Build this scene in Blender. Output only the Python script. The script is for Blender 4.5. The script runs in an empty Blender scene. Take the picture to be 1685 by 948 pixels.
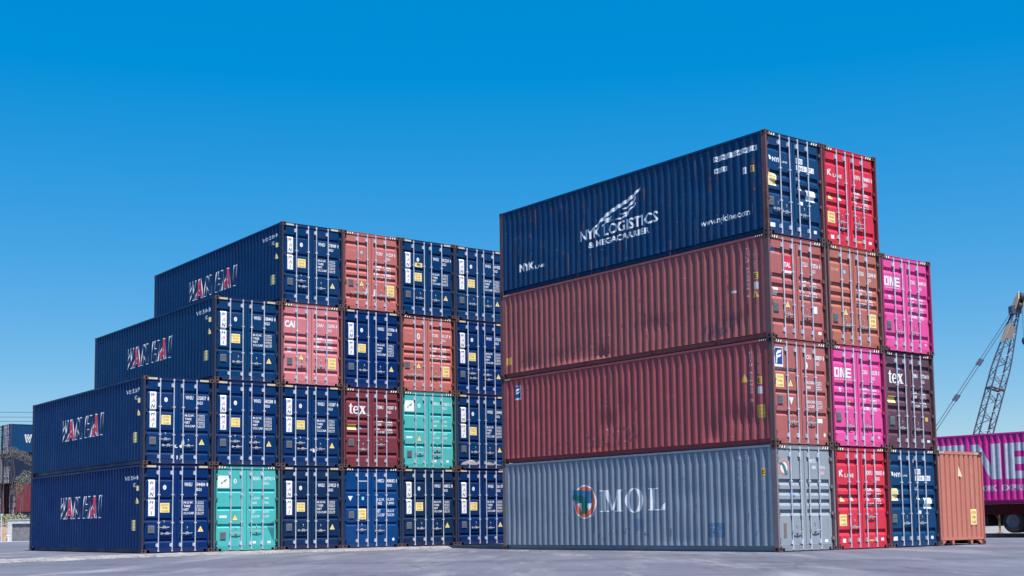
import bpy, bmesh, math, random
from mathutils import Vector, Matrix
random.seed(7)
R = math.radians
sc = bpy.context.scene
col = sc.collection
W, L, H = 2.438, 12.192, 2.896            # 40 ft high cube
HX, HY = W / 2, L / 2

# ------------------------------------------------------------------ materials
def nd(nt, t, loc=(0, 0), **kw):
    n = nt.nodes.new(t)
    n.location = loc
    for k, v in kw.items(): setattr(n, k, v)
    return n

def mixc(nt, fac, a, b, mode='MIX'):
    m = nt.nodes.new('ShaderNodeMix'); m.data_type = 'RGBA'; m.blend_type = mode
    for i, v in ((0, fac), (6, a), (7, b)):
        if hasattr(v, 'links') or isinstance(v, bpy.types.NodeSocket): nt.links.new(v, m.inputs[i])
        elif i == 0: m.inputs[0].default_value = v
        else: m.inputs[i].default_value = (*v, 1)
    return m.outputs[2]

def ramp(nt, sock, a, b, va=0.0, vb=1.0):
    m = nt.nodes.new('ShaderNodeMapRange')
    m.inputs[1].default_value = a; m.inputs[2].default_value = b
    m.inputs[3].default_value = va; m.inputs[4].default_value = vb
    nt.links.new(sock, m.inputs[0])
    return m.outputs[0]

def noise(nt, vec, scale, detail=4, rough=.55):
    n = nt.nodes.new('ShaderNodeTexNoise')
    n.inputs['Scale'].default_value = scale; n.inputs['Detail'].default_value = detail
    n.inputs['Roughness'].default_value = rough
    nt.links.new(vec, n.inputs['Vector'])
    return n.outputs['Fac']

def objvec(nt, scale=(1, 1, 1)):
    tc = nt.nodes.new('ShaderNodeTexCoord'); oi = nt.nodes.new('ShaderNodeObjectInfo')
    mul = nt.nodes.new('ShaderNodeMath'); mul.operation = 'MULTIPLY'; mul.inputs[1].default_value = 61.0
    nt.links.new(oi.outputs['Random'], mul.inputs[0])
    cx = nt.nodes.new('ShaderNodeCombineXYZ')
    nt.links.new(mul.outputs[0], cx.inputs[0]); nt.links.new(mul.outputs[0], cx.inputs[1])
    add = nt.nodes.new('ShaderNodeVectorMath'); add.operation = 'ADD'
    nt.links.new(tc.outputs['Object'], add.inputs[0]); nt.links.new(cx.outputs[0], add.inputs[1])
    mp = nt.nodes.new('ShaderNodeVectorMath'); mp.operation = 'MULTIPLY'
    mp.inputs[1].default_value = scale
    nt.links.new(add.outputs[0], mp.inputs[0])
    return mp.outputs[0]

MATS = {}
def base(name):
    m = bpy.data.materials.new(name); m.use_nodes = True
    nt = m.node_tree
    return m, nt, nt.nodes['Principled BSDF']

def plain(name, rgb, rough=.6, metal=0.0, var=.12):
    if name in MATS: return MATS[name]
    m, nt, b = base(name)
    v = objvec(nt)
    n = noise(nt, v, 5, 4)
    k = ramp(nt, n, .3, .7, 1 - var, 1 + var)
    c = mixc(nt, 1.0, rgb, (1, 1, 1), 'MULTIPLY')
    mm = nt.nodes.new('ShaderNodeVectorMath'); mm.operation = 'SCALE'
    nt.links.new(c, mm.inputs[0]); nt.links.new(k, mm.inputs['Scale'])
    nt.links.new(mm.outputs[0], b.inputs['Base Color'])
    b.inputs['Roughness'].default_value = rough; b.inputs['Metallic'].default_value = metal
    MATS[name] = m
    return m

def paint(name, rgb, rust=.3, dirt=.3, fade=.25, rough=.42, rustcol=(.10, .040, .024)):
    """weathered container paint: fading patches, vertical grime runs, rust blooms, scuffs, oil-canning bump"""
    if name in MATS: return MATS[name]
    m, nt, b = base(name)
    v = objvec(nt); vs = objvec(nt, (5.0, 5.0, .35)); vh = objvec(nt, (1.1, 1.1, 6.0))
    g = sum(rgb) / 3
    faded = tuple(.82 * c + .18 * (g * 1.3 + .006) for c in rgb)
    n1 = noise(nt, v, .9, 5)
    c = mixc(nt, ramp(nt, n1, .38, .72, 0, fade), rgb, faded)
    n2 = noise(nt, vs, 1.6, 5, .6)
    c = mixc(nt, ramp(nt, n2, .50, .78, 0, dirt), c, tuple(x * .42 + .012 for x in rgb))
    # thin dusty wipes
    n3 = noise(nt, vh, 1.3, 5, .62)
    c = mixc(nt, ramp(nt, n3, .58, .80, 0, .34), c, tuple(x * 1.30 + .03 * min(1, .15 + g * 5) for x in rgb))
    # rust blooms gathered in vertical runs
    n4 = noise(nt, v, 4.2, 9, .68)
    n5 = noise(nt, vs, 1.0, 4, .5)
    mu = nt.nodes.new('ShaderNodeMath'); mu.operation = 'MULTIPLY'
    nt.links.new(n4, mu.inputs[0]); nt.links.new(n5, mu.inputs[1])
    t0 = .42 - .20 * rust
    rf = ramp(nt, mu.outputs[0], t0, t0 + .07, 0, min(.9, .35 + rust))
    c = mixc(nt, rf, c, rustcol)
    # small pale scrapes
    vx = objvec(nt, (2.0, .9, 14.0))
    n6 = noise(nt, vx, 2.2, 3, .5)
    t6 = .735 - .055 * min(1, rust * 2)
    c = mixc(nt, ramp(nt, n6, t6, t6 + .03, 0, .45), c, tuple(min(.7, x * 1.2 + .13) for x in rgb))
    nt.links.new(c, b.inputs['Base Color'])
    nt.links.new(ramp(nt, n1, .3, .7, rough - .06, rough + .14), b.inputs['Roughness'])
    b.inputs['Specular IOR Level'].default_value = .13
    bp = nt.nodes.new('ShaderNodeBump'); bp.inputs['Strength'].default_value = .35; bp.inputs['Distance'].default_value = .03
    nb = noise(nt, v, 1.7, 3, .5)
    nt.links.new(nb, bp.inputs['Height']); nt.links.new(bp.outputs[0], b.inputs['Normal'])
    MATS[name] = m
    return m

C_ = dict(
    navy=(.0005, .0215, .108), navyb=(.0005, .0270, .108), navyc=(.0008, .0325, .106), navyd=(.0010, .0315, .108), navy2=(.0040, .0230, .074), blue=(.0008, .042, .165), deepnavy=(.012, .024, .052),
    maroon=(.300, .092, .094), maroon2=(.315, .076, .084), maroonlit=(.350, .108, .102), wine=(.160, .034, .048), dark=(.096, .044, .064),  # door maroon is the same paint, its sunlit brightness put into the colour
    coral=(.420, .126, .112), rose=(.500, .165, .185), orange=(.37, .120, .090), terra=(.45, .160, .122),
    red=(.54, .028, .056), pink=(.62, .066, .255), magenta=(.60, .036, .285), teal=(.060, .385, .375),
    steel=(.200, .240, .298), steellit=(.240, .275, .312), nyk=(.0050, .042, .120))  # steel of the doors: same paint tinted lighter for its sunlit face
WHITE, CREAM, YEL, AMB, BLK, GRY = (.72, .73, .75), (.52, .43, .28), (.78, .63, .26), (.60, .37, .07), (.012, .012, .014), (.16, .17, .19)
CRED, CORG, CBLU, CGRN, CPINK, LBL = (.56, .025, .045), (.62, .13, .06), (.01, .05, .22), (.0, .10, .08), (.60, .22, .22), (.07, .27, .55)
CTX = (.40, .25, .06)
def dmat(c):
    return plain('decal_%02d_%02d_%02d' % tuple(int(x * 99) for x in c), c, .5, 0, .10)

M_STEEL = plain('galvanised_steel', (.46, .48, .56), .5, .15, .2)
M_HANDLE = plain('handle_steel', (.34, .35, .38), .55, .2, .2)
M_HINGE = plain('dull_steel', (.13, .13, .15), .6, .3, .25)
M_VENT = plain('vent_plastic', (.15, .16, .18), .6)
M_RUBBER = plain('black_rubber', (.012, .012, .013), .75)
M_CAST = paint('corner_casting_steel', (.088, .060, .062), .55, .3, .2, .6)
M_FLOOR = plain('dark_underside_backing', (.02, .018, .018), .8)

# ------------------------------------------------------------------ mesh helper
class MB:
    def __init__(s): s.v = []; s.f = []
    def face(s, pts):
        i = len(s.v); s.v += [tuple(p) for p in pts]; s.f.append(tuple(range(i, i + len(pts))))
    def box(s, x0, x1, y0, y1, z0, z1):
        i = len(s.v)
        s.v += [(x0, y0, z0), (x1, y0, z0), (x1, y1, z0), (x0, y1, z0), (x0, y0, z1), (x1, y0, z1), (x1, y1, z1), (x0, y1, z1)]
        s.f += [tuple(i + k for k in q) for q in ((0, 3, 2, 1), (4, 5, 6, 7), (0, 1, 5, 4), (1, 2, 6, 5), (2, 3, 7, 6), (3, 0, 4, 7))]
    def tube(s, a, b, r, n=8, r2=None):
        a, b = Vector(a), Vector(b); d = (b - a).normalized(); r2 = r if r2 is None else r2
        u = d.orthogonal().normalized(); w = d.cross(u); i = len(s.v)
        for k in range(n):
            t = 2 * math.pi * k / n; e = u * math.cos(t) + w * math.sin(t)
            s.v.append(tuple(a + e * r)); s.v.append(tuple(b + e * r2))
        for k in range(n):
            p = 2 * k; q = 2 * ((k + 1) % n)
            s.f.append((i + p, i + q, i + q + 1, i + p + 1))
        s.f.append(tuple(i + 2 * k for k in reversed(range(n)))); s.f.append(tuple(i + 2 * k + 1 for k in range(n)))
    def lathe(s, c, axis, prof, n=24):
        """prof = [(offset along axis, radius)]"""
        c, d = Vector(c), Vector(axis).normalized(); u = d.orthogonal().normalized(); w = d.cross(u); i = len(s.v)
        for o, r in prof:
            for k in range(n):
                t = 2 * math.pi * k / n
                s.v.append(tuple(c + d * o + (u * math.cos(t) + w * math.sin(t)) * r))
        for j in range(len(prof) - 1):
            for k in range(n):
                a = i + j * n + k; b = i + j * n + (k + 1) % n
                s.f.append((a, b, b + n, a + n))
    def prism(s, pts, h0, h1, fn):
        """extrude a 2-D outline between h0 and h1; fn(u, v, h) -> point"""
        n = len(pts); i = len(s.v)
        s.v += [fn(a, b, h0) for a, b in pts] + [fn(a, b, h1) for a, b in pts]
        s.f.append(tuple(range(i, i + n))); s.f.append(tuple(i + n + k for k in reversed(range(n))))
        for k in range(n):
            q = (k + 1) % n; s.f.append((i + k, i + n + k, i + n + q, i + q))
    def shift(s, d):
        s.v = [(p[0] + d[0], p[1] + d[1], p[2] + d[2]) for p in s.v]; return s
    def mesh(s, name, fix=True):
        me = bpy.data.meshes.new(name); me.from_pydata(s.v, [], s.f); me.update()
        if fix:
            bm = bmesh.new(); bm.from_mesh(me); bmesh.ops.recalc_face_normals(bm, faces=bm.faces); bm.to_mesh(me); bm.free()
        return me

def put(name, me, mat=None, parent=None, loc=(0, 0, 0), rot=None):
    o = bpy.data.objects.new(name, me); col.objects.link(o)
    o.location = loc
    if rot is not None: o.rotation_euler = rot
    if parent is not None: o.parent = parent
    if mat is not None and isinstance(mat, bpy.types.Material):
        if not me.materials: me.materials.append(None)
        o.material_slots[0].link = 'OBJECT'; o.material_slots[0].material = mat
    return o
def thing(name, label, cat, loc=(0, 0, 0), rz=0, group=None):
    o = bpy.data.objects.new(name, None); col.objects.link(o); o.empty_display_size = .3
    o.location = loc; o.rotation_euler = (0, 0, rz)
    return tag(o, label, cat, group)
def tag(o, label=None, cat=None, group=None, kind=None):
    if label: o['label'] = label
    if cat: o['category'] = cat
    if group: o['group'] = group
    if kind: o['kind'] = kind
    return o
OFF = (-HX, -HY, 0)

# ------------------------------------------------------------------ container kit (local: x right along doors, y back, z up, doors at y=0)
F = .075                                    # door leaf front plane
def tz(*a): return list(a)
GRO = {                                     # grooves: z top, inner top, inner bottom, z bottom, depth
    'narrow': [(z, z - .010, z - .080, z - .134, .042) for z in (2.47, 1.82, 1.14, .46)],
    'wide': [(z, z - .012, z - .090, z - .178, .054) for z in (2.525, 1.82, 1.545, 1.275, .56)],
    'three': [(z, z - .010, z - .090, z - .138, .043) for z in (2.10, 1.50, .92)],
    'mid': [(z, z - .012, z - .090, z - .178, .054) for z in (1.96, 1.685, 1.41, 1.135)],
}
PX = ((.155, 1.085), (1.30, 2.255))
LEAF = ((.125, 1.212), (1.226, 2.313))
ZB, ZT = .165, 2.765
def door_depth(style, x, z):
    if not any(a - .002 <= x <= b + .002 for a, b in PX): return 0.0
    for t, i1, i2, b, d in GRO[style]:
        if b <= z <= t:
            if z >= i1: return d * (t - z) / (t - i1)
            if z >= i2: return d
            return d * (z - b) / (i2 - b)
    return 0.0
def door_breaks(style): return [z for g in GRO[style] for z in g[:4]]
PER = .278
Y0C, Y1C = .165, L - .165
NW = int((Y1C - Y0C - .10) / PER)
CM = ((Y1C - Y0C) - NW * PER) / 2
XO, XI = .010, .046
def side_break():
    out = []
    for k in range(NW):
        y = Y0C + CM + k * PER
        out += [y + .036, y + .104, y + .174, y + .242]
    return out
SB = side_break()
def side_depth(y):
    t = y - Y0C - CM
    if t < 0 or t > NW * PER: return 0.0
    t %= PER
    if t <= .036 or t >= .242: return 0.0
    if t < .104: return (XI - XO) * (t - .036) / .068
    if t <= .174: return XI - XO
    return (XI - XO) * (.242 - t) / .068

DENT = []
def dent(y, z):
    return sum(d * math.exp(-((y - a) / ry) ** 2 - ((z - b) / rz) ** 2) for a, b, ry, rz, d in DENT)
def dented_side(name):
    ys = sorted([Y0C, Y1C] + SB); zs = [.163 + (2.83 - .163) * k / 22 for k in range(23)]; p = MB()
    for y in ys:
        for z in zs:
            e = min(1, (z - .163) / .12, (2.83 - z) / .12)
            p.v.append((XO + side_depth(y) + dent(y, z) * max(0, e), y, z))
    n = len(zs)
    for i in range(len(ys) - 1):
        for k in range(n - 1): p.f.append((i * n + k, i * n + k + 1, (i + 1) * n + k + 1, (i + 1) * n + k))
    return p.shift(OFF).mesh(name, False)
MESH = {}
def build_kit():
    # --- posts, rails, header, sill: each a part of its own
    def part(key, *boxes):
        q = MB()
        for bx in boxes: q.box(*bx)
        MESH[key] = q.shift(OFF).mesh(key.rstrip('01'))
    for s in (0, 1):
        xa, xb = ((.004, .066), (W - .066, W - .004))[s]
        part('post_f%d' % s, (xa, xb, .006, .165, .118, H - .118)); part('post_b%d' % s, (xa, xb, L - .165, L - .006, .118, H - .118))
        xa, xb = ((.006, .066), (W - .066, W - .006))[s]
        part('top_rail%d' % s, (xa, xb, .178, L - .178, 2.826, H - .008))
        q = []                                          # bottom side rail: web set back under the wall, lower and upper lip
        a, b = (.085, .097) if not s else (W - .097, W - .085); q.append((a, b, .165, L - .165, .020, .162))
        a, b = (.030, .0851) if not s else (W - .0851, W - .030); q.append((a, b, .178, L - .178, .0205, .027))
        a, b = (.012, .0851) if not s else (W - .0851, W - .012); q.append((a, b, .167, L - .167, .1545, .1615))
        part('bottom_rail%d' % s, *q)
    part('header', (.162, W - .162, .055, .13, 2.778, 2.884), (.162, W - .162, .047, .0551, 2.872, 2.8835))
    part('sill', (.162, W - .162, .045, .10, .095, .160), (.30, W - .30, .046, .0995, .022, .0951), (.162, .205, .047, .0995, .022, .0951), (W - .205, W - .162, .047, .0995, .022, .0951))
    part('gap_backing', (.066, W - .066, .142, .150, .16, 2.80))  # near-black plate added behind the door gaps to keep them dark
    part('end_header', (.162, W - .162, L - .09, L - .02, 2.79, 2.884))
    part('end_sill', (.162, W - .162, L - .09, L - .02, .03, .16))
    g = MB()                                            # end sill with gooseneck tunnel: raised beam, corner gussets, two feet
    g.box(.162, W - .162, L - .09, L - .02, .160, .235)
    for xa in (.162, W - .162):
        d = 1 if xa < 1 else -1
        g.prism([(xa, .02), (xa + d * .05, .02), (xa + d * .24, .161), (xa, .161)], L - .10, L - .03, lambda u, v, h: (u, h, v))
    for xa in (.72, 1.70): g.prism([(xa - .03, .02), (xa + .03, .02), (xa + .075, .161), (xa - .075, .161)], L - .14, L - .031, lambda u, v, h: (u, h, v))
    MESH['end_sill_tunnel'] = g.shift(OFF).mesh('end_sill')
    # --- corner casting (own origin at its outer lower corner centre), windows on every upright face
    c = MB(); a, b, h = .162, .178, .118
    def holed(P, U, V, N, u0, u1, v0, v1, hu0, hu1, hv0, hv1, dep):
        q = lambda u, v, d=0: tuple(P[k] + U[k] * u + V[k] * v + N[k] * d for k in range(3))
        cham = .3
        du, dv = (hu1 - hu0) * cham, (hv1 - hv0) * cham
        octo = [(hu0 + du, hv0), (hu1 - du, hv0), (hu1, hv0 + dv), (hu1, hv1 - dv), (hu1 - du, hv1), (hu0 + du, hv1), (hu0, hv1 - dv), (hu0, hv0 + dv)]
        rect = [(u0, v0), (u1, v0), (u1, v0), (u1, v1), (u1, v1), (u0, v1), (u0, v1), (u0, v0)]
        for k in range(8):
            n = (k + 1) % 8
            pts = [rect[k], rect[n], octo[n], octo[k]] if rect[k] != rect[n] else [rect[k], octo[n], octo[k]]
            c.face([q(*p) for p in pts])
            c.face([q(*octo[k]), q(*octo[n]), q(*octo[n], dep), q(*octo[k], dep)])
        c.face([q(*p, dep) for p in octo])
    holed((0, 0, 0), (1, 0, 0), (0, 0, 1), (0, 1, 0), 0, a, 0, h, .050, .112, .020, .098, .07)
    holed((0, b, 0), (1, 0, 0), (0, 0, 1), (0, -1, 0), 0, a, 0, h, .050, .112, .020, .098, .07)
    holed((0, 0, 0), (0, 1, 0), (0, 0, 1), (1, 0, 0), 0, b, 0, h, .055, .125, .020, .098, .045)
    holed((a, 0, 0), (0, 1, 0), (0, 0, 1), (-1, 0, 0), 0, b, 0, h, .055, .125, .020, .098, .045)
    c.face([(0, 0, 0), (0, b, 0), (a, b, 0), (a, 0, 0)]); c.face([(0, 0, h), (a, 0, h), (a, b, h), (0, b, h)])
    MESH['cast'] = c.mesh('corner_casting', False)
    # --- corrugated side, both hands
    ys = sorted([Y0C, Y1C] + SB)
    for s in (0, 1):
        p = MB()
        for y in ys:
            x = XO + side_depth(y)
            if s: x = W - x
            p.v += [(x, y, .163), (x, y, 2.83)]
        for k in range(len(ys) - 1):
            q = (2 * k, 2 * k + 2, 2 * k + 3, 2 * k + 1)
            p.f.append(q if s else tuple(reversed(q)))
        MESH['side%d' % s] = p.shift(OFF).mesh('side_panel', False)
    # --- corrugated front end
    p = MB(); n = 9; per = (W - .14) / n
    xs = [.066]
    for k in range(n):
        x = .07 + k * per
        xs += [x + .085, x + .105, x + .150, x + .170]
    xs.append(W - .066)
    for i, x in enumerate(xs):
        d = .0 if i in (0, len(xs) - 1) or (i - 1) % 4 in (0, 3) else .045
        p.v += [(x, L - .028 - d, .16), (x, L - .028 - d, 2.80)]
    for k in range(len(xs) - 1): p.f.append((2 * k, 2 * k + 1, 2 * k + 3, 2 * k + 2))
    MESH['end'] = p.shift(OFF).mesh('end_panel', False)
    # --- roof and floor
    p = MB()
    k = 0; yy = .2; pts = [(.13, 0)]
    while yy < L - .3:
        pts += [(yy, 0), (yy + .05, -.018), (yy + .12, -.018), (yy + .17, 0)]; yy += .24
    pts.append((L - .09, 0))
    for y, d in pts: p.v += [(.05, y, 2.878 + d), (W - .05, y, 2.878 + d)]
    for k in range(len(pts) - 1): p.f.append((2 * k, 2 * k + 1, 2 * k + 3, 2 * k + 2))
    MESH['roof'] = p.shift(OFF).mesh('roof_panel', False)
    p = MB(); p.box(.098, W - .098, .151, L - .10, .148, .1535)
    for k in range(24): p.box(.098, W - .098, .4 + k * .48, .44 + k * .48, .03, .1481)
    MESH['floor'] = p.shift(OFF).mesh('floor')
    # --- door leaves per style
    for st in GRO:
        for s in (0, 1):
            p = MB(); (l0, l1), (p0, p1) = LEAF[s], PX[s]
            p.box(l0, p0, F, F + .06, ZB, ZT); p.box(p1, l1, F, F + .06, ZB, ZT)
            zz = [(ZB, 0)]
            for t, i1, i2, b, d in reversed(GRO[st]): zz += [(b, 0), (i2, d), (i1, d), (t, 0)]
            zz.append((ZT, 0)); i = len(p.v)
            for z, d in zz: p.v += [(p0, F + d, z), (p1, F + d, z)]
            for k in range(len(zz) - 1): p.f.append((i + 2 * k, i + 2 * k + 1, i + 2 * k + 3, i + 2 * k + 2))
            p.face([(p0, F, ZT), (p1, F, ZT), (p1, F + .05, ZT), (p0, F + .05, ZT)])
            p.face([(p0, F, ZB), (p0, F + .05, ZB), (p1, F + .05, ZB), (p1, F, ZB)])
            if s == 1:                                    # cover strip over the centre joint
                p.box(1.222, 1.262, F - .008, F, ZB + .01, ZT - .01)
            MESH['door_%s_%d' % (st, s)] = p.shift(OFF).mesh('door', False)
    # --- locking rod with cams, keepers, guides (origin on the rod axis at z=0)
    p = MB(); r = .019; ya = -.038
    p.tube((0, 0, .045), (0, 0, 2.845), r, 8)
    for z in (.055, 2.80): p.box(-.030, .030, .0, .018, z - .012, z + .030)
    for z0, z1 in ((.195, .315), (2.56, 2.69)):
        p.box(-.070, -.010, -.012, .036, z0, z1); p.box(-.082, .028, .020, .037, z0 + .02, z1 - .02)
    for z in (.98, 1.90): p.box(-.042, .042, -.020, .037, z - .022, z + .022)
    MESH['rod'] = p.shift((0, F - .038 - HY, 0)).mesh('lock_rod')
    # --- handle: hub, lever, catch
    p = MB()
    p.box(-.03, .03, -.055, -.010, -.035, .035)
    p.tube((0, -.045, 0), (.20, -.050, -.012), .013, 6); p.tube((.20, -.050, -.012), (.36, -.044, .006), .013, 6)
    p.box(.18, .22, -.056, -.002, -.032, .030); p.box(.15, .25, -.010, .0, -.045, .050)
    p.tube((.20, -.03, .03), (.20, -.03, .06), .012, 6)
    MESH['handle'] = p.shift((0, F - .004 - HY, 0)).mesh('door_handle')
    p = MB()
    for k in range(14): p.tube((.0, -.03, .0 - k * .001), (.0, -.03, -.001), .001, 3) if False else None
    p.tube((0, -.005, .05), (.012, -.03, .01), .010, 6); p.tube((.012, -.03, .01), (0, -.005, -.045), .010, 6)
    MESH['hook'] = p.shift((0, F - HY, 0)).mesh('handle_hook')
    # --- hinge
    p = MB(); p.box(0, .115, .030, .074, -.03, .03); p.tube((.052, .036, -.055), (.052, .036, .055), .020, 8)
    MESH['hinge'] = p.shift((0, -HY, 0)).mesh('hinge')
    # --- louvred vent
    p = MB(); p.box(0, .21, -.022, 0, 0, .25)
    for k in range(6): p.box(.015, .195, -.030, -.022, .02 + k * .038, .04 + k * .038)
    MESH['vent'] = p.shift((0, F - .001 - HY, 0)).mesh('vent')
build_kit()

# ------------------------------------------------------------------ decals (flat marks wrapped over the pressed steel)
TXT = {}
def text_shape(txt, bold=0.0, shear=0.0):
    k = (txt, bold, shear)
    if k in TXT: return TXT[k]
    cu = bpy.data.curves.new('tmp', 'FONT'); cu.body = txt; cu.size = 1; cu.offset = bold; cu.shear = shear; cu.resolution_u = 2
    o = bpy.data.objects.new('tmp', cu); col.objects.link(o)
    bpy.context.view_layer.update()
    ev = o.evaluated_get(bpy.context.evaluated_depsgraph_get()); me = ev.to_mesh()
    v = [(p.co.x, p.co.y) for p in me.vertices]; f = [tuple(p.vertices) for p in me.polygons]
    ev.to_mesh_clear(); bpy.data.objects.remove(o); bpy.data.curves.remove(cu)
    x0, x1 = min(a for a, b in v), max(a for a, b in v); y0, y1 = min(b for a, b in v), max(b for a, b in v)
    TXT[k] = ([((a - x0) / (x1 - x0), (b - y0) / (y1 - y0)) for a, b in v], f)
    return TXT[k]
# every shape: (verts2d, faces) in (u, v); u runs to the reader's right
def T(txt, x0, x1, z0, z1, bold=.012, shear=0.0):
    v, f = text_shape(txt, bold, shear); return [([(x0 + a * (x1 - x0), z0 + b * (z1 - z0)) for a, b in v], f)]
def B(x0, x1, z0, z1): return [([(x0, z0), (x1, z0), (x1, z1), (x0, z1)], [(0, 1, 2, 3)])]
def P(*pts): return [(list(pts), [tuple(range(len(pts)))])]
def E(cx, cz, rx, rz, n=20): return P(*[(cx + rx * math.cos(2 * math.pi * k / n), cz + rz * math.sin(2 * math.pi * k / n)) for k in range(n)])
def RING(cx, cz, rx, rz, ix, iz, n=28):
    v = []; f = []
    for k in range(n):
        t = 2 * math.pi * k / n; v += [(cx + rx * math.cos(t), cz + rz * math.sin(t)), (cx + ix * math.cos(t), cz + iz * math.sin(t))]
    for k in range(n):
        q = (k + 1) % n; f.append((2 * k, 2 * q, 2 * q + 1, 2 * k + 1))
    return [(v, f)]
def ARC(cx, cz, rx, rz, ix, iz, t0, t1, n=20):
    v = []; f = []
    for k in range(n + 1):
        t = t0 + (t1 - t0) * k / n; v += [(cx + rx * math.cos(t), cz + rz * math.sin(t)), (cx + ix * math.cos(t), cz + iz * math.sin(t))]
    for k in range(n): f.append((2 * k, 2 * k + 2, 2 * k + 3, 2 * k + 1))
    return [(v, f)]
def STACK(txt, x0, x1, z0, z1, bold=.01, shear=0.0):
    """letters one below the other"""
    n = len(txt); st = (z1 - z0) / n; out = []
    for i, ch in enumerate(txt):
        if ch != ' ': 
            w = (x1 - x0) * (.3 if ch in 'I1' else 1); cx = (x0 + x1) / 2
            out += T(ch, cx - w / 2, cx + w / 2, z1 - (i + .85) * st, z1 - (i + .12) * st, bold, shear)
    return out
def unit(shapes, x0, x1, z0, z1): return [([(x0 + a * (x1 - x0), z0 + b * (z1 - z0)) for a, b in v], f) for v, f in shapes]
def SER_M(): return P((.12, .02), (.27, .02), (.27, .98), (.12, .98)) + P((0, 0), (.38, 0), (.38, .05), (0, .05)) + P((0, .95), (.22, .95), (.22, 1), (0, 1)) + P((.20, 1), (.36, 1), (.60, .06), (.46, .06)) + P((.53, .10), (.59, .06), (.84, .98), (.76, .98)) + P((.74, .02), (.90, .02), (.90, .98), (.74, .98)) + P((.62, 0), (1, 0), (1, .05), (.62, .05)) + P((.80, .95), (1, .95), (1, 1), (.80, 1))
def SER_O(): return RING(.5, .5, .5, .5, .24, .46)
def SER_L(): return P((.18, .02), (.42, .02), (.42, .98), (.18, .98)) + P((0, .95), (.60, .95), (.60, 1), (0, 1)) + P((0, 0), (.98, 0), (.98, .05), (0, .05)) + P((.76, .04), (1, .04), (1, .34))
def TEX():   # heavy serif lower case t e x in a unit box
    t = P((.06, .06), (.16, .06), (.16, .90), (.12, 1.0), (.06, .82)) + P((.0, .66), (.24, .66), (.24, .74), (.0, .74)) + P((.10, .0), (.25, .0), (.25, .08), (.12, .08))
    e = ARC(.42, .36, .17, .38, .075, .29, 0.0, 5.45, 20) + B(.33, .59, .33, .41)
    x = P((.64, .74), (.78, .74), (1.0, 0), (.86, 0)) + P((.62, 0), (.70, 0), (.98, .74), (.90, .74)) + B(.60, .82, .69, .745) + B(.84, 1.0, .69, .745) + B(.60, .76, 0, .055) + B(.80, 1.04, 0, .055)
    return t + e + x
def ONE():
    o = P((0, 0), (.29, 0), (.29, 1), (0, 1))
    o = B(0, .29, .80, 1) + B(0, .29, 0, .20) + B(0, .085, .20, .80) + B(.205, .29, .20, .80)
    n = B(.345, .43, 0, 1) + B(.56, .645, 0, 1) + P((.43, 1), (.455, 1), (.56, .22), (.56, 0), (.535, 0), (.43, .78))
    e = B(.69, .775, 0, 1) + B(.775, 1, .80, 1) + B(.775, 1, .41, .60) + B(.775, 1, 0, .20)
    return o + n + e
def TRI(cx, z0, w=.20, h=.19):
    return [(P((cx - w / 2 - .012, z0 - .008), (cx + w / 2 + .012, z0 - .008), (cx, z0 + h + .022)), BLK), (P((cx - w / 2, z0), (cx + w / 2, z0), (cx, z0 + h)), YEL),
            (P((cx - .016, z0 + .03), (cx + .012, z0 + .03), (cx + .025, z0 + .105), (cx + .0, z0 + .085), (cx - .004, z0 + .13), (cx - .022, z0 + .13)), AMB)]
def CAUT(x0, x1, z0, z1, c=YEL):
    w = x1 - x0; h = z1 - z0
    return [(B(x0, x1, z0, z1), c), (T('CAUTION', x0 + .1 * w, x1 - .1 * w, z1 - .30 * h, z1 - .12 * h, .02), CTX), (T('9\'6" HIGH', x0 + .2 * w, x1 - .2 * w, z0 + .40 * h, z0 + .60 * h, .01), CTX), (T('2.9m HIGH', x0 + .15 * w, x1 - .15 * w, z0 + .1 * h, z0 + .26 * h, .01), CTX)]

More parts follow.
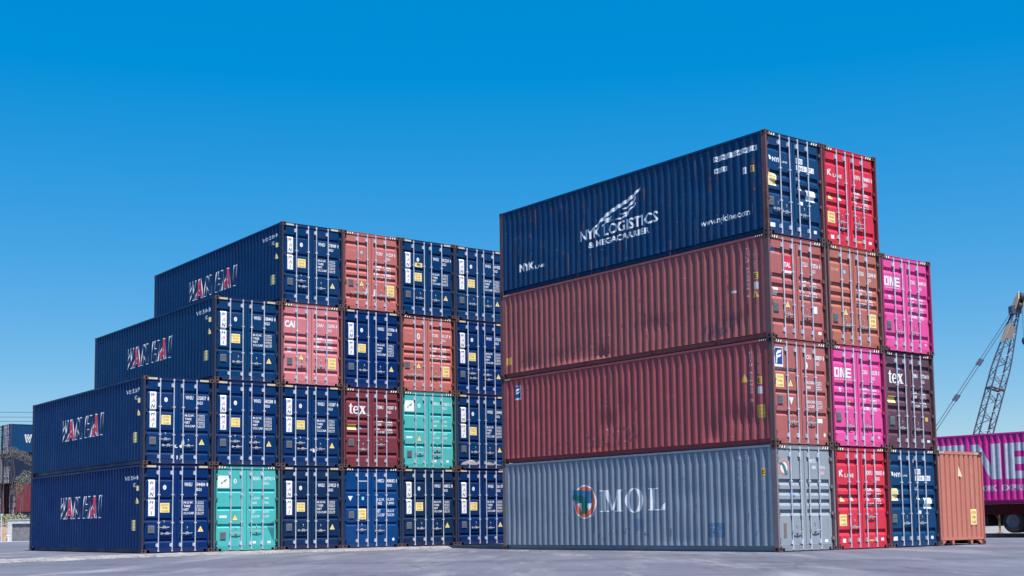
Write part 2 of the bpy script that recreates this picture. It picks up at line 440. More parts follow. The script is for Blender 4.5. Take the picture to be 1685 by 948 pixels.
LAYER = .0022
def decal(name, items, surf, parent, style=None, label=None):
    """items: [(shapes, colour)], each later item lies one film thickness further out"""
    vs, fs, mi, mats = [], [], [], []
    tiny = 0
    for li, (shapes, c) in enumerate(items):
        mt = dmat(c)
        if mt not in mats: mats.append(mt)
        for v, f in shapes:
            bm = bmesh.new(); bv = [bm.verts.new((a, b, 0)) for a, b in v]
            for q in f:
                try: bm.faces.new([bv[k] for k in q])
                except ValueError: pass
            us = [a for a, b in v]; zs = [b for a, b in v]
            if surf == 'door': cuts = [((0, z, 0), (0, 1, 0)) for z in door_breaks(style) if min(zs) < z < max(zs)]
            elif surf in ('left', 'right'):
                sgn = -1 if surf == 'left' else 1
                cuts = [((sgn * y, 0, 0), (1, 0, 0)) for y in SB if min(us) < sgn * y < max(us)]
            else: cuts = []
            for co, no in cuts:
                bmesh.ops.bisect_plane(bm, geom=bm.verts[:] + bm.edges[:] + bm.faces[:], plane_co=co, plane_no=no, dist=1e-5)
            bm.verts.index_update(); i = len(vs); e = LAYER * (li + 1) + tiny * .00012; tiny += 1
            for p in bm.verts:
                u, z = p.co.x, p.co.y
                if surf == 'door': q = (u, F + door_depth(style, u, z) - e, z)
                elif surf == 'left': q = (XO + side_depth(-u) + dent(-u, z) - e, -u, z)
                elif surf == 'right': q = (W - XO - side_depth(u) + e, u, z)
                elif surf == 'header': q = (u, .055 - e, z)
                elif surf == 'sill': q = (u, .045 - e, z)
                elif surf == 'railL': q = (.006 - e, -u, z)
                elif surf == 'end': q = (W - u, L - .0275 + e, z)
                elif surf == 'endtop': q = (W - u, L - .0195 + e, z)
                vs.append((q[0] - HX, q[1] - HY, q[2]))
            for q in bm.faces:
                idx = [i + p.index for p in q.verts]
                fs.append(idx); mi.append(mats.index(mt))
            bm.free()
    me = bpy.data.meshes.new(name); me.from_pydata(vs, [], fs); me.update()
    for m in mats: me.materials.append(m)
    me.polygons.foreach_set('material_index', mi)
    o = put(name, me, None, parent)
    if label: o['label'] = label
    return o

def absorb(o, d):
    """wear marks become part of the panel's own mesh"""
    me = o.data
    if me.users > 1:
        mt = o.material_slots[0].material; me = me.copy(); o.data = me; o.material_slots[0].link = 'OBJECT'; o.material_slots[0].material = mt
    off = len(me.materials)
    for m in d.data.materials: me.materials.append(m)
    bm = bmesh.new(); bm.from_mesh(me); n = len(bm.faces); bm.from_mesh(d.data); bm.faces.ensure_lookup_table()
    for q in bm.faces[n:]: q.material_index += off
    bm.to_mesh(me); bm.free(); me.update()
    dm = d.data; bpy.data.objects.remove(d); bpy.data.meshes.remove(dm)
WEAR = ('scuff_marks', 'rust_streaks', 'grime_patch', 'paint_patch', 'dent_patch', 'scuffed_white_paint', 'sand_stain', 'rust_patch')
def hazard(x0, x1, z0, z1, plate, lean=1, n=3):
    it = [(B(x0, x1, z0, z1), plate)]
    st = (x1 - x0) / n; s = []
    for k in range(n):
        a = x0 + k * st; s += P((a + .01, z0 + .006), (a + .01 + st * .50, z0 + .003), (a + st * .50 + lean * st * .40, z1 - .003), (a + lean * st * .40, z1 - .003))
    return it + [(s, (.80, .74, .56))]

# ------------------------------------------------------------------ one container
RODX = {'narrow': (.58, 1.05, 1.37, 1.84)}
ROD0 = (.63, 1.03, 1.39, 1.81)
def container(label, group, loc, rz, style, body, door=None, frame=None, rust=.3, stripes='hatch', marks=(), sides=(), handles=None, tunnel=False,
              vent=(.235, .65), name='shipping_container', detail=True, doorrust=None, back=False, castc=None, rods=M_STEEL, railstripes=False, doorvent=True, dents=()):
    DENT[:] = dents
    t = thing(name, label, 'container', loc, rz, group)
    bc = C_[body]; dc = C_[door or body]
    pb = paint('paint_%s_%.2f' % (body, rust), bc, rust)
    pd = paint('paint_door_%s_%.2f' % (door or body, doorrust if doorrust is not None else rust * .6), dc, doorrust if doorrust is not None else rust * .6, .2, .35)
    fc = frame or tuple(.55 * c + .45 * k for c, k in zip(dc, (.075, .045, .045)))
    pf = paint('frame_%.3f_%.3f_%.3f_%.2f' % (*fc, rust), fc, min(1, rust + .25), .35, .25, .55)
    for k in (0, 1):
        for fb, y in (('f', 0), ('b', L - .178)):
            po = put('corner_post', MESH['post_%s%d' % (fb, k)], pf, t)
            for z in (0, H - .118): put('corner_casting', MESH['cast'], M_CAST, po, ((0, W - .162)[k] - HX, y - HY, z))
        put('top_rail', MESH['top_rail%d' % k], pb, t); put('bottom_rail', MESH['bottom_rail%d' % k], pb, t)
    ph = paint('header_%s_%.2f' % (door or body, rust), tuple(.82 * c + .18 * k for c, k in zip(dc, (.075, .045, .045))), min(1, rust + .15), .3, .25, .5)
    fr = put('header', MESH['header'], ph, t); put('sill', MESH['sill'], ph, t); put('door_backing', MESH['gap_backing'], M_FLOOR, t)
    eh = put('end_header', MESH['end_header'], pb, t); put('end_sill', MESH['end_sill_tunnel' if tunnel else 'end_sill'], pb, t)
    s0 = put('side_panel', dented_side('side_panel') if dents else MESH['side0'], pb, t); s1 = put('side_panel', MESH['side1'], pb, t)
    en = put('end_panel', MESH['end'], pb, t); put('roof_panel', MESH['roof'], pb, t); put('floor', MESH['floor'], M_FLOOR, t)
    rx = RODX.get(style, ROD0)
    doors = []
    for s in (0, 1):
        d = put('door', MESH['door_%s_%d' % (style, s)], pd, t); doors.append(d)
        for k in (0, 1): put('lock_rod', MESH['rod'], rods, d, (rx[2 * s + k] - HX, 0, 0))
        for z in (.33, 1.02, 1.76, 2.52): put('hinge', MESH['hinge'], pf, d, ((.045 if s == 0 else W - .045 - .115) - HX, 0, z))
    hs = handles or ((0, rx[0], .70), (0, rx[0], .86) if False else (1, rx[2], .70))
    for s, x, z in hs:
        put('door_handle', MESH['handle'], M_HANDLE, doors[s], (x - HX, 0, z))
        put('handle_hook', MESH['hook'], M_HANDLE, doors[s], (x + .19 - HX, 0, z + .17))
    if doorvent: put('vent', MESH['vent'], M_VENT, doors[0], (vent[0] - HX, 0, vent[1]))
    # header marks
    if stripes == 'plain':
        for x0, x1 in ((.175, .48), (W - .48, W - .175)): decal('clearance_mark', [(B(x0, x1, 2.795, 2.858), CREAM)], 'header', fr)
    elif stripes == 'hatch':
        for x0, x1 in ((.17, .46), (W - .46, W - .17)): decal('hazard_stripe', hazard(x0, x1, 2.79, 2.862, BLK), 'header', fr)
    if railstripes:
        for y0, y1 in ((.20, .50), (L - .50, L - .20)): decal('hazard_stripe', hazard(-y1, -y0, 2.832, 2.882, BLK, 1, 4), 'railL', t)
    flat = []
    for q in marks: flat += q if isinstance(q, list) else [q]
    for s, nm, items in flat:
        q = decal(nm, items, 'door', doors[s], style)
        if nm in WEAR: absorb(doors[s], q)
    for nm, items in sides:
        q = decal(nm, items, 'left', s0)
        if nm in WEAR: absorb(s0, q)
    DENT[:] = ()
    return t

# ------------------------------------------------------------------ mark sets
def num(txt, x0, x1, z0, z1, c=WHITE): return (T(txt, x0, x1, z0, z1, .018), c)
def idmarks(code, n, chk, x=1.46, z=2.18, c=WHITE, h=.125, typ='45G1'):
    return [(1, 'lettering', [q]) for q in (num(code, x, x + .27, z, z + h, c), num(n, x + .385, x + .725, z, z + h, c), num(typ, x + .385, x + .60, z - .155, z - .155 + h * .8, c),
            (RING(x + .80, z + h / 2, .035, h * .62, .024, h * .5, 4) + T(chk, x + .785, x + .815, z + .015, z + h - .015, .02), c))]
def table(x=1.44, z1=1.69, z0=1.22, c=WHITE, rows=None):
    rows = rows or (('M.G.W.', '32,500KG', '71,650LB'), ('TARE', '3,820KG', '8,420LB'), ('NET', '28,680KG', '63,230LB'), ('CU.CAP.', '76.4CU.M', '2,700CU.F'))
    st = (z1 - z0) / len(rows); it = []; jt = []
    for i, (a, b, d) in enumerate(rows):
        zt = z1 - i * st
        it += T(a, x, x + .05 * len(a) + .03, zt - st * .72, zt - st * .08, .02)
        jt += T(b, x + .40, x + .70, zt - st * .46, zt - st * .10, .016) + T(d, x + .40, x + .70, zt - st * .90, zt - st * .54, .016)
    return [(1, 'lettering', [(it, c)]), (1, 'lettering', [(jt, c)])]
def wanhai_marks(n, chk, extra=()):
    wh = [(B(.24, .455, 1.775, 2.385) + B(.24, .455, 1.205, 1.765), WHITE)]
    k = []; r = []
    for i, ch in enumerate('WAN'): (r if ch == 'A' else k).extend(T(ch, .275, .42, 2.23 - i * .19, 2.355 - i * .19, .02, .25))
    for i, ch in enumerate('HAI'):
        w = .05 if ch == 'I' else .14
        (r if ch == 'A' else k).extend(T(ch, .3475 - w / 2, .3475 + w / 2, 1.60 - i * .18, 1.725 - i * .18, .02, .25))
    wh += [(k, BLK), (r, (.62, .34, .33))]
    m = [(0, 'placard', wh), (0, 'roundel', [(E(.785, 2.14, .058, .078), WHITE), (E(.785, 2.14, .018, .04), (.3, .45, .6))]),
         (0, 'caution_sticker', CAUT(.635, .955, 1.315, 1.63)), idmarks('WHSU', n, chk), table(), (1, 'warning_triangle', TRI(2.035, .675))]
    return m + list(extra)
def grow(pts, e):
    """convex outline pushed outward by e"""
    n = len(pts); ar = sum(pts[i][0] * pts[(i + 1) % n][1] - pts[(i + 1) % n][0] * pts[i][1] for i in range(n)); sg = 1 if ar > 0 else -1
    ln = []
    for i in range(n):
        (x0, y0), (x1, y1) = pts[i], pts[(i + 1) % n]; d = math.hypot(x1 - x0, y1 - y0); nx, ny = sg * (y1 - y0) / d, -sg * (x1 - x0) / d
        ln.append((x0 + nx * e, y0 + ny * e, x1 - x0, y1 - y0))
    out = []
    for i in range(n):
        ax, ay, adx, ady = ln[i - 1]; bx, by, bdx, bdy = ln[i]; de = adx * bdy - ady * bdx
        t = ((bx - ax) * bdy - (by - ay) * bdx) / de; out.append((ax + adx * t, ay + ady * t))
    return out
STROKES = {'W': [[(0, 1), (.16, 1), (.30, 0), (.16, 0)], [(.16, 0), (.30, 0), (.56, 1), (.45, 1)], [(.45, 1), (.56, 1), (.84, 0), (.70, 0)], [(.70, 0), (.84, 0), (1, 1), (.86, 1)]],
           'A': [[(0, 0), (.30, 0), (.62, 1), (.36, 1)], [(.36, 1), (.66, 1), (1, 0), (.70, 0)], [(.22, .18), (.80, .18), (.74, .38), (.28, .38)]],
           'N': [[(0, 0), (.30, 0), (.30, 1), (0, 1)], [(0, 1), (.30, 1), (1, 0), (.70, 0)], [(.70, 0), (1, 0), (1, 1), (.70, 1)]],
           'H': [[(0, 0), (.33, 0), (.33, 1), (0, 1)], [(.67, 0), (1, 0), (1, 1), (.67, 1)], [(.3, .38), (.7, .38), (.7, .62), (.3, .62)]],
           'I': [[(0, 0), (1, 0), (1, 1), (0, 1)]]}
WHL = (('W', -8.48, -7.80, 0), ('N', -6.84, -6.22, 0), ('A', -7.70, -7.04, 1), ('H', -5.78, -5.16, 0), ('A', -5.00, -4.36, 1), ('I', -4.14, -3.92, 0))
def wanhai_side(n='532837'):
    w = []; nv = []; rd = []
    for ch, a, b, red in WHL:
        for st in STROKES[ch]:
            pts = [(a + u * (b - a) + (v - .5) * .11, 1.23 + v * .72) for u, v in st]
            w += P(*grow(pts, .036)); (rd if red else nv).extend(P(*pts))
    s = [('lettering', [(w, WHITE), (nv, (.0006, .0165, .080)), (rd, (.55, .03, .075))]),
         ('lettering', [(T('WHSU', -1.62, -1.12, 2.40, 2.54, .02), (.5, .55, .62))]), ('lettering', [(T(n, -1.05, -.45, 2.40, 2.54, .02), (.5, .55, .62))]), ('lettering', [(T('45G1', -.95, -.62, 2.16, 2.30, .02), (.5, .55, .62))]),
         ('caution_sticker', CAUT(-1.0, -.62, .74, 1.08)), ('warning_triangle', TRI(-.50, 1.62, .26, .2)), ('sticker', [(B(-.55, -.36, 2.04, 2.20), YEL)])]
    return s
def tex_marks(n, chk, code='TEMU'):
    return [(0, 'lettering', [(unit(TEX(), .25, .95, 1.95, 2.34), WHITE)]), (0, 'placard', [(B(.20, .56, 1.36, 1.56), YEL), (B(.20, .56, 1.50, 1.56), AMB)]),
            idmarks(code, n, chk, 1.42, 2.16), table(1.38, 1.78, 1.22), (0, 'sticker', [(E(.74, 1.45, .05, .05), LBL)])]
def red_marks(code, n, chk, logo=None, yellow=True, white=WHITE, extra=()):
    m = [idmarks(code, n, chk, 1.42, 2.12, white), table(1.36, 1.78, 1.18, white), (0, 'warning_triangle', TRI(.80, .90, .19, .19))]
    if logo: m += logo
    if yellow: m.append((1, 'caution_sticker', CAUT(1.88, 2.19, .62, 1.02)))
    return m + list(extra)
PIPE = lambda c=LBL: (0, 'roundel', [(E(.80, 2.15, .065, .065), c), (RING(.80, 2.15, .045, .045, .028, .028), WHITE)])
def kline_marks(n, chk):
    return [(0, 'lettering', [(T('K', .235, .42, 2.05, 2.21, .03) + T('L', .48, .56, 2.03, 2.13, .02) + T('I', .60, .625, 2.03, 2.13, .02) + T('N', .68, .77, 2.03, 2.13, .02) + T('E', .80, .88, 2.03, 2.13, .02) + P((.255, 2.225), (.41, 2.24), (.33, 2.205)), WHITE)]),
            idmarks('KKFU', n, chk, 1.47, 2.10), table(1.40, 1.74, 1.18), (0, 'warning_triangle', TRI(.33, 1.34, .22, .17)), (0, 'sticker', [(B(.70, .83, 1.36, 1.54), WHITE), (B(.70, .83, 1.47, 1.54), GRY)]),
            (0, 'caution_sticker', CAUT(.19, .51, .66, .98)), (0, 'sticker', [(B(.30, .44, .19, .30), WHITE)]), (1, 'sticker', [(B(2.04, 2.17, .22, .30), WHITE)]), (1, 'placard', [(B(1.50, 1.70, .21, .26), AMB)])]
def one_marks(n, chk, tri=False):
    m = [(0, 'lettering', [(unit(ONE(), .19, .93, 1.97, 2.25), WHITE), (T('OCEAN NETWORK EXPRESS', .19, .93, 1.895, 1.935, .0), WHITE)]), idmarks('TCNU', n, chk, 1.42, 2.12), table(1.38, 1.80, 1.02),
         (0, 'sticker', [(E(.42, 1.62, .05, .06), WHITE), (E(.42, 1.62, .028, .036), LBL)]), (1, 'sticker', [(RING(2.12, .30, .06, .045, .035, .025, 4), WHITE)])]
    if tri: m.append((0, 'warning_triangle', TRI(.82, 1.16, .17, .18)))
    return m
def nyk_marks(n, n2):
    return [(0, 'lettering', [(T('NYK', .34, .72, 2.06, 2.19, .03) + P((.19, 2.22), (.27, 2.20), (.31, 2.10), (.22, 2.10)) + T('LINE', .75, .96, 2.08, 2.13, .01), WHITE)]),
            (1, 'placard', [(B(1.345, 1.62, 2.15, 2.31), WHITE), (T('NYKU', 1.37, 1.60, 2.18, 2.28, .0), BLK)]), (1, 'placard', [(B(1.345, 2.10, 1.96, 2.11), WHITE), (T(n, 1.38, 1.70, 1.985, 2.085, .0), BLK), (T(n2, 1.86, 2.05, 1.985, 2.085, .0), BLK)]),
            (0, 'caution_sticker', CAUT(.14, .49, 1.37, 1.73, (.72, .62, .33))), (1, 'sticker', [(B(1.36, 1.52, 1.68, 1.78), WHITE)]), (1, 'sticker', [(B(1.43, 1.57, 1.40, 1.52), (.66, .62, .42))]),
            (1, 'placard', [(B(1.76, 2.13, 1.13, 1.46), WHITE)]), (0, 'sticker', [(B(.18, .38, .20, .32), WHITE)]), (1, 'sticker', [(B(2.02, 2.14, .22, .31), WHITE)]), (1, 'sticker', [(B(1.46, 1.58, .97, 1.07), WHITE)])]
def teal_marks(code, n, chk):
    return [(0, 'placard', [(B(.165, .58, 2.135, 2.545), (.70, .74, .74)), (P((.28, 2.26), (.33, 2.27), (.35, 2.33), (.30, 2.34)) + P((.36, 2.36), (.44, 2.42), (.50, 2.43), (.47, 2.37), (.40, 2.33)), GRY)]),
            (0, 'roundel', [(E(.80, 2.36, .06, .08), (.62, .78, .76)), (E(.80, 2.36, .025, .05), (.06, .36, .36))]), idmarks(code, n, chk, 1.45, 2.40, (.55, .72, .70)),
            (1, 'lettering', [(sum([T(a, 1.38, 1.38 + .055 * len(a), z, z + .085, .02) + T(b, 1.80, 2.05, z, z + .085, .016) for a, b, z in (('M.G.W.', '30,480', 1.74), ('TARE', '3,900', 1.58), ('NET', '26,580', 1.27), ('CU.CAP', '76.3CM', 1.12))], []), (.55, .72, .70))]),
            (0, 'warning_triangle', TRI(.80, 1.04, .19, .19)), (0, 'sticker', [(B(.23, .50, 1.12, 1.20), (.66, .74, .74))]), (1, 'sticker', [(B(2.0, 2.12, .24, .32), WHITE)]), (1, 'sticker', [(B(1.45, 1.57, .24, .32), WHITE)])]

def rdents(seed, n, dmax, zlo=.3, zhi=2.2):
    r = random.Random(seed)
    return [(r.uniform(.6, L - .6), r.uniform(zlo, zhi), r.uniform(.25, .8), r.uniform(.2, .6), r.uniform(.2, 1) ** 2 * dmax) for _ in range(n)]
def blot(r, cy, cz, ry, rz, n=9):
    return P(*[(-cy + ry * math.cos(2 * math.pi * k / n) * r.uniform(.45, 1.1), cz + rz * math.sin(2 * math.pi * k / n) * r.uniform(.45, 1.1)) for k in range(n)])
def scuffs(seed, spec, cols):
    """worn spots: spec = [(y from, y to, z from, z to, number, half width, half height)]"""
    r = random.Random(seed); out = []
    for c in cols:
        sh = []
        for y0, y1, z0, z1, n, a, b in spec:
            for _ in range(n):
                t = r.random(); sh += blot(r, y0 + (y1 - y0) * t, z0 + (z1 - z0) * (t * .3 + r.random() * .7), a * r.uniform(.25, .8), b * r.uniform(.2, .9))
        out.append((sh, c))
    return ('scuff_marks', out)
def streaks(seed, n, c, hi=.9):
    r = random.Random(seed); sh = []
    for _ in range(n):
        y = r.uniform(.4, L - .4); z1 = r.uniform(.4, 2.75); h = r.uniform(.12, hi); w = r.uniform(.008, .026)
        sh += P((-y - w, z1), (-y + w, z1), (-y + w * .6, z1 - h * .6), (-y, z1 - h), (-y - w * .7, z1 - h * .7))
    return ('rust_streaks', [(sh, c)])
# ------------------------------------------------------------------ place the stacks
RX, RY, RW, RP = 6.4317, 35.2179, .67276, 2.4793
LX, LY, LW, LP, LZ = -12.8169, 42.6508, .64893, 2.4599, .0844
def spot(g, c, lev, dx=0, dy=0):
    X, Y, w, p, z = (RX, RY, RW, RP, .004) if g == 'R' else (LX, LY, LW, LP, LZ)
    x = c * p + HX + dx; y = HY + dy
    return (X + x * math.cos(w) - y * math.sin(w), Y + x * math.sin(w) + y * math.cos(w), z + lev * H), w
GL, GR = 'containers in the left stack', 'containers in the right stack'
def LC(c, lev, label, dx=0, dy=None, **kw):
    dy = random.uniform(-.025, .025) if dy is None else dy
    p, w = spot('L', c - 1, lev - 1, dx + random.uniform(-.010, .010), dy)
    return container(label, GL, p, w + R(random.uniform(-.07, .07)), **kw)
def RC(c, lev, label, dx=0, dy=None, **kw):
    dy = random.uniform(-.025, .025) if dy is None else dy
    p, w = spot('R', c - 1, lev - 1, dx + random.uniform(-.010, .010), dy)
    return container(label, GR, p, w + R(random.uniform(-.07, .07)), **kw)

def WH(c, lev, label, n, chk, side=False, h=None, dx=0, tone=None, extra=()):
    tone = tone or ('navy', 'navyb', 'navyc' if c == 2 else 'navy', 'navyd')[lev - 1]
    rx = RODX['narrow']
    hd = {0: ((0, rx[0], .83), (0, rx[0] + .10, .63), (1, rx[2], .63)), 1: ((0, rx[0] + .11, .66), (1, rx[2], .64)), 2: ((0, rx[0], .82), (0, rx[0] + .1, .64), (1, rx[2] - .05, .80), (1, rx[2], .62))}[h or 0]
    f = (.030, .036, .070)
    return LC(c, lev, label, dx, style='narrow', body=tone, frame=f, rust=.10, stripes='plain', marks=wanhai_marks(n, chk, extra), sides=wanhai_side(n) if side else (), dents=rdents(40 + c + lev, 9, .012) if side else (), handles=hd, vent=(.235, .645))

scrawl = lambda: (1, 'scuffed_white_paint', [(P((1.24, .62), (1.33, .66), (1.36, .84), (1.41, .86), (1.43, .70), (1.40, .56), (1.31, .55)) + T('k.', 1.05, 1.20, .55, .70, .03) + T('h.', 1.17, 1.31, .17, .30, .03), WHITE)])
WH(1, 1, 'navy container on the ground at the near corner of the left stack, long side showing', '594404', '1', True, 0)
WH(1, 2, 'navy container with white smears between its handles, directly above the near ground corner container', '532837', '8', True, 0, extra=[scrawl()])
WH(2, 2, 'navy container directly above the dented turquoise container at the left', '580288', '2', False, 2)
WH(2, 3, 'navy container at the left end of the third row, lettered long side showing', '508443', '0', True, 1)
WH(3, 4, 'navy container at the left end of the left stack top row, against the sky', '578989', '7', True, 0, .02)
WH(3, 1, 'dull navy container on the ground between the turquoise and the bright blue containers', '539023', '7', False, 1, tone='navy2')
WH(3, 2, 'navy container under the pale rose container with a torn white label on its doors', '510287', '0', False, 0, extra=[(1, 'torn_label', [(P((1.16, .60), (1.26, .66), (1.33, .62), (1.42, .72), (1.44, .58), (1.36, .50), (1.24, .54)), WHITE)])])
WH(4, 3, 'navy container between the pale rose and the orange-red containers in the third row', '515906', '8', False, 1)
WH(5, 4, 'navy container in the top row with a second small yellow label above its caution sticker', '581224', '3', False, 1, extra=[(0, 'sticker', [(B(.66, .98, 1.86, 2.02), YEL), (T('BJ', .74, .90, 1.88, 2.00, .03), BLK)])])
WH(6, 4, 'navy container at the right end of the left stack top row, partly hidden', '541925', '7', False, 1)
WH(6, 3, 'navy container in the third row right of the orange-red one, partly hidden', '537218', '5', False, 2)
WH(6, 2, 'navy container with sandy dirt along its door sill, second row, partly hidden', '530945', '4', False, 1,
   extra=[(0, 'sand_stain', [(P((.20, .172), (.30, .26), (.48, .32), (.66, .36), (.80, .34), (.98, .24), (1.06, .172)), (.36, .32, .30))]), (1, 'sand_stain', [(P((1.30, .172), (1.36, .25), (1.52, .30), (1.80, .22), (2.2, .172)), (.36, .32, .30))])])
WH(5, 1, 'faded navy container on the ground right of the bright blue one, under the turquoise container', '548812', '8', False, 1, tone='navy2')
WH(6, 1, 'navy container on the ground under the one with sandy dirt on its sill', '526137', '2', False, 1)
LC(4, 1, 'bright blue container without a long white placard, on the ground under the wine red one', style='three', body='blue', frame=(.012, .035, .085), rust=.12, rods=M_STEEL, handles=((0, .60, .64), (1, 1.36, .60)), vent=(.26, 1.06),
   marks=[(0, 'warning_triangle', [(P((.23, 1.86), (.43, 1.86), (.33, 1.68)), WHITE)]), (0, 'caution_sticker', CAUT(.66, .98, 1.02, 1.40)), (0, 'sticker', [(B(.80, .89, 1.72, 1.83), (.30, .62, .76))]), (0, 'lettering', [(B(.66, 1.02, 2.385, 2.42), (.45, .52, .62))]),
          idmarks('HMCU', '408082', '5', 1.46, 2.36), (1, 'lettering', [(sum([T(a, 1.40, 1.40 + .055 * len(a) + .02, z, z + .11, .02) + T(b, 1.84, 2.15, z, z + .11, .014) for a, b, z in (('M.G.W.', '32,500', 1.68), ('TARE', '3,890', 1.54), ('NET', '28,610', 1.26), ('CU.CAP', '76.0CM', 1.12))], []), (.60, .65, .72))]),
          (1, 'sticker', [(E(2.12, .28, .05, .055), WHITE)])])
teal_dent = [(1, 'dent_patch', [(P((2.02, .88), (2.14, .95), (2.25, 1.0), (2.25, .30), (2.16, .42), (2.08, .62), (1.98, .83)), (.025, .16, .19))])]  # flat patch: the dent's dark hollow is put into the colour
LC(2, 1, 'turquoise container with a dark dent at its lower right door edge, on the ground', style='three', body='teal', rust=.10, frame=(.05, .12, .12), marks=teal_marks('BEAU', '287921', '0') + teal_dent, handles=((0, .63, .60), (1, 1.39, .66)), vent=(.26, .40))
LC(5, 2, 'turquoise container without dent in the second row, right of the wine red one', style='three', body='teal', rust=.10, frame=(.05, .10, .10), marks=teal_marks('BEAU', '218625', '3'), handles=((0, .63, .58), (1, 1.39, .72), (1, 1.39, .52)), vent=(.26, .42))
LC(4, 2, 'wine red container with white lower case lettering in the second row of the left stack', style='wide', body='wine', rust=.25, marks=tex_marks('892587', '3'), handles=((0, .63, .66), (1, 1.39, .84)), vent=(.235, .78))
LC(3, 3, 'pale rose container with white capital letters at upper left, third row', style='wide', body='rose', rust=.15, frame=(.17, .07, .075), marks=red_marks('CAIU', '952076', '8', [(0, 'lettering', [(T('CAI', .16, .56, 2.02, 2.27, .04), WHITE)]), (0, 'sticker', [(B(.27, .44, 1.16, 1.30), (.6, .62, .66))])]), vent=(.25, .70))
LC(4, 4, 'orange-red container with a white scrape across the middle of its doors, top row', style='wide', body='coral', rust=.2, frame=(.15, .06, .055),
   marks=red_marks('TCNU', '501229', '0', [PIPE((.10, .20, .45)), (0, 'lettering', [(T('TEXTAINER', .20, .58, 2.14, 2.23, .0), CPINK)]), (0, 'scuffed_white_paint', [(P((.90, .66), (.98, .68), (1.0, .92), (1.08, .88), (1.08, .64), (1.02, .58), (.94, .60)), (.62, .55, .58))]), (1, 'scuffed_white_paint', [(P((1.20, .60), (1.30, .58), (1.32, .80), (1.38, .84), (1.42, .62), (1.36, .56), (1.26, .52)), (.62, .55, .58))])]), handles=((0, .35, .62), (0, .68, .62), (1, 1.42, .60), (1, 1.78, .58)), vent=(.25, .86))
LC(5, 3, 'orange-red container with a white oval on its left door, third row', style='wide', body='coral', rust=.22, frame=(.14, .055, .05),
   marks=red_marks('TCNU', '405127', '1', [(0, 'lettering', [(T('TEXTAINER', .20, .58, 2.14, 2.23, .0), CPINK)]), (0, 'roundel', [(E(.80, 2.10, .07, .12), (.70, .70, .70)), (E(.80, 2.10, .03, .07), (.5, .2, .18))])]), handles=((0, .30, .62), (0, .63, .62), (1, 1.39, .60)), vent=(.20, .86))

# right stack -------------------------------------------------------
rustf = (.135, .070, .076)
p3 = lambda y: -y
w1 = [(7.2, 1.5), (7.03, 1.62), (6.82, 1.74), (6.56, 1.86), (6.23, 1.96), (5.91, 2.03), (5.63, 2.1), (5.38, 2.2), (5.2, 2.28), (5.06, 2.35), (5.1, 2.27), (5.24, 2.16), (5.35, 2.09), (5.59, 2.0), (5.88, 1.92), (6.16, 1.86), (6.45, 1.78), (6.71, 1.68), (6.93, 1.58), (7.14, 1.47)]
w2 = [(5.95, 1.83), (5.74, 1.84), (5.55, 1.9), (5.38, 2.04), (5.26, 2.1), (5.28, 1.99), (5.42, 1.89), (5.62, 1.81), (5.81, 1.79)]
w3 = [(6.04, 1.7), (5.85, 1.68), (5.64, 1.72), (5.44, 1.82), (5.25, 1.91), (5.29, 1.81), (5.46, 1.76), (5.57, 1.68), (5.71, 1.62), (5.92, 1.65)]
w4 = [(6.28, 1.58), (6.03, 1.57), (5.78, 1.6), (5.55, 1.72), (5.59, 1.63), (5.75, 1.54), (5.96, 1.51), (6.21, 1.55)]
w5 = [(6.86, 1.64), (6.64, 1.67), (6.37, 1.7), (6.42, 1.61), (6.61, 1.55), (6.75, 1.6)]
w6 = [(6.84, 1.51), (6.68, 1.55), (6.53, 1.56), (6.28, 1.57), (6.64, 1.52), (6.86, 1.45)]
neg = lambda pts: P(*[(-a, b) for a, b in pts])
nyk_side = [('emblem', [(neg(w1) + neg(w2) + neg(w3) + neg(w4) + neg(w5) + neg(w6), WHITE)]),
            ('lettering', [(T('NYK', -7.93, -6.93, 1.15, 1.49, .02) + T('LOGISTICS', -6.80, -4.33, 1.13, 1.47, .02), WHITE)]),
            ('lettering', [(T('& MEGACARRIER', -7.52, -4.70, .86, 1.05, .03), WHITE)]), ('lettering', [(T('www.nykline.com', -2.54, -.68, .56, .80, .015), WHITE)]),
            ('lettering', [(T('NYK', -11.10, -10.32, .66, .93, .04) + T('LINE', -10.25, -9.75, .66, .76, .02), WHITE)]),
            ('placard', [(B(-1.99, -.34, 2.39, 2.54), WHITE), (T('NYKU 566597', -1.95, -.60, 2.415, 2.515, .0) + T('1', -.46, -.42, 2.415, 2.515, .0), C_['nyk'])]), ('placard', [(B(-1.98, -1.49, 2.05, 2.19), WHITE), (T('45G1', -1.93, -1.55, 2.075, 2.165, .0), C_['nyk'])]),
            ('sticker', [(B(-.88, -.75, 1.80, 1.99), WHITE), (T('8', -.84, -.79, 1.83, 1.96, .02), GRY)]), ('sticker', [(B(-.58, -.46, 1.80, 1.99), AMB), (T('E', -.55, -.49, 1.83, 1.96, .02), BLK)])]
RC(1, 4, 'weathered navy container with white wing emblem on its side, topmost of the tall right stack', style='wide', body='nyk', frame=rustf, rust=.42, marks=nyk_marks('5665', '97 1'), sides=nyk_side + [streaks(3, 34, (.085, .048, .052)), streaks(5, 26, (.045, .075, .13)), ('paint_patch', [(B(-9.02, -8.86, 2.35, 2.80), (.003, .030, .20))]), scuffs(8, [(.4, 11.8, .3, 2.6, 30, .03, .05)], [(.11, .075, .08), (.10, .14, .19)])], dents=rdents(2, 12, .022), handles=((0, .32, .72), (0, .67, .68), (1, 1.42, .68)), vent=(.13, .80))
RC(2, 4, 'bright red container at the right end of the top row, beside the wing emblem container', style='wide', body='red', frame=(.16, .030, .042), rust=.15, marks=kline_marks('784803', '5'), handles=((0, .63, .72), (0, .66, .54), (1, 1.39, .76), (1, 1.42, .64)), doorvent=False)
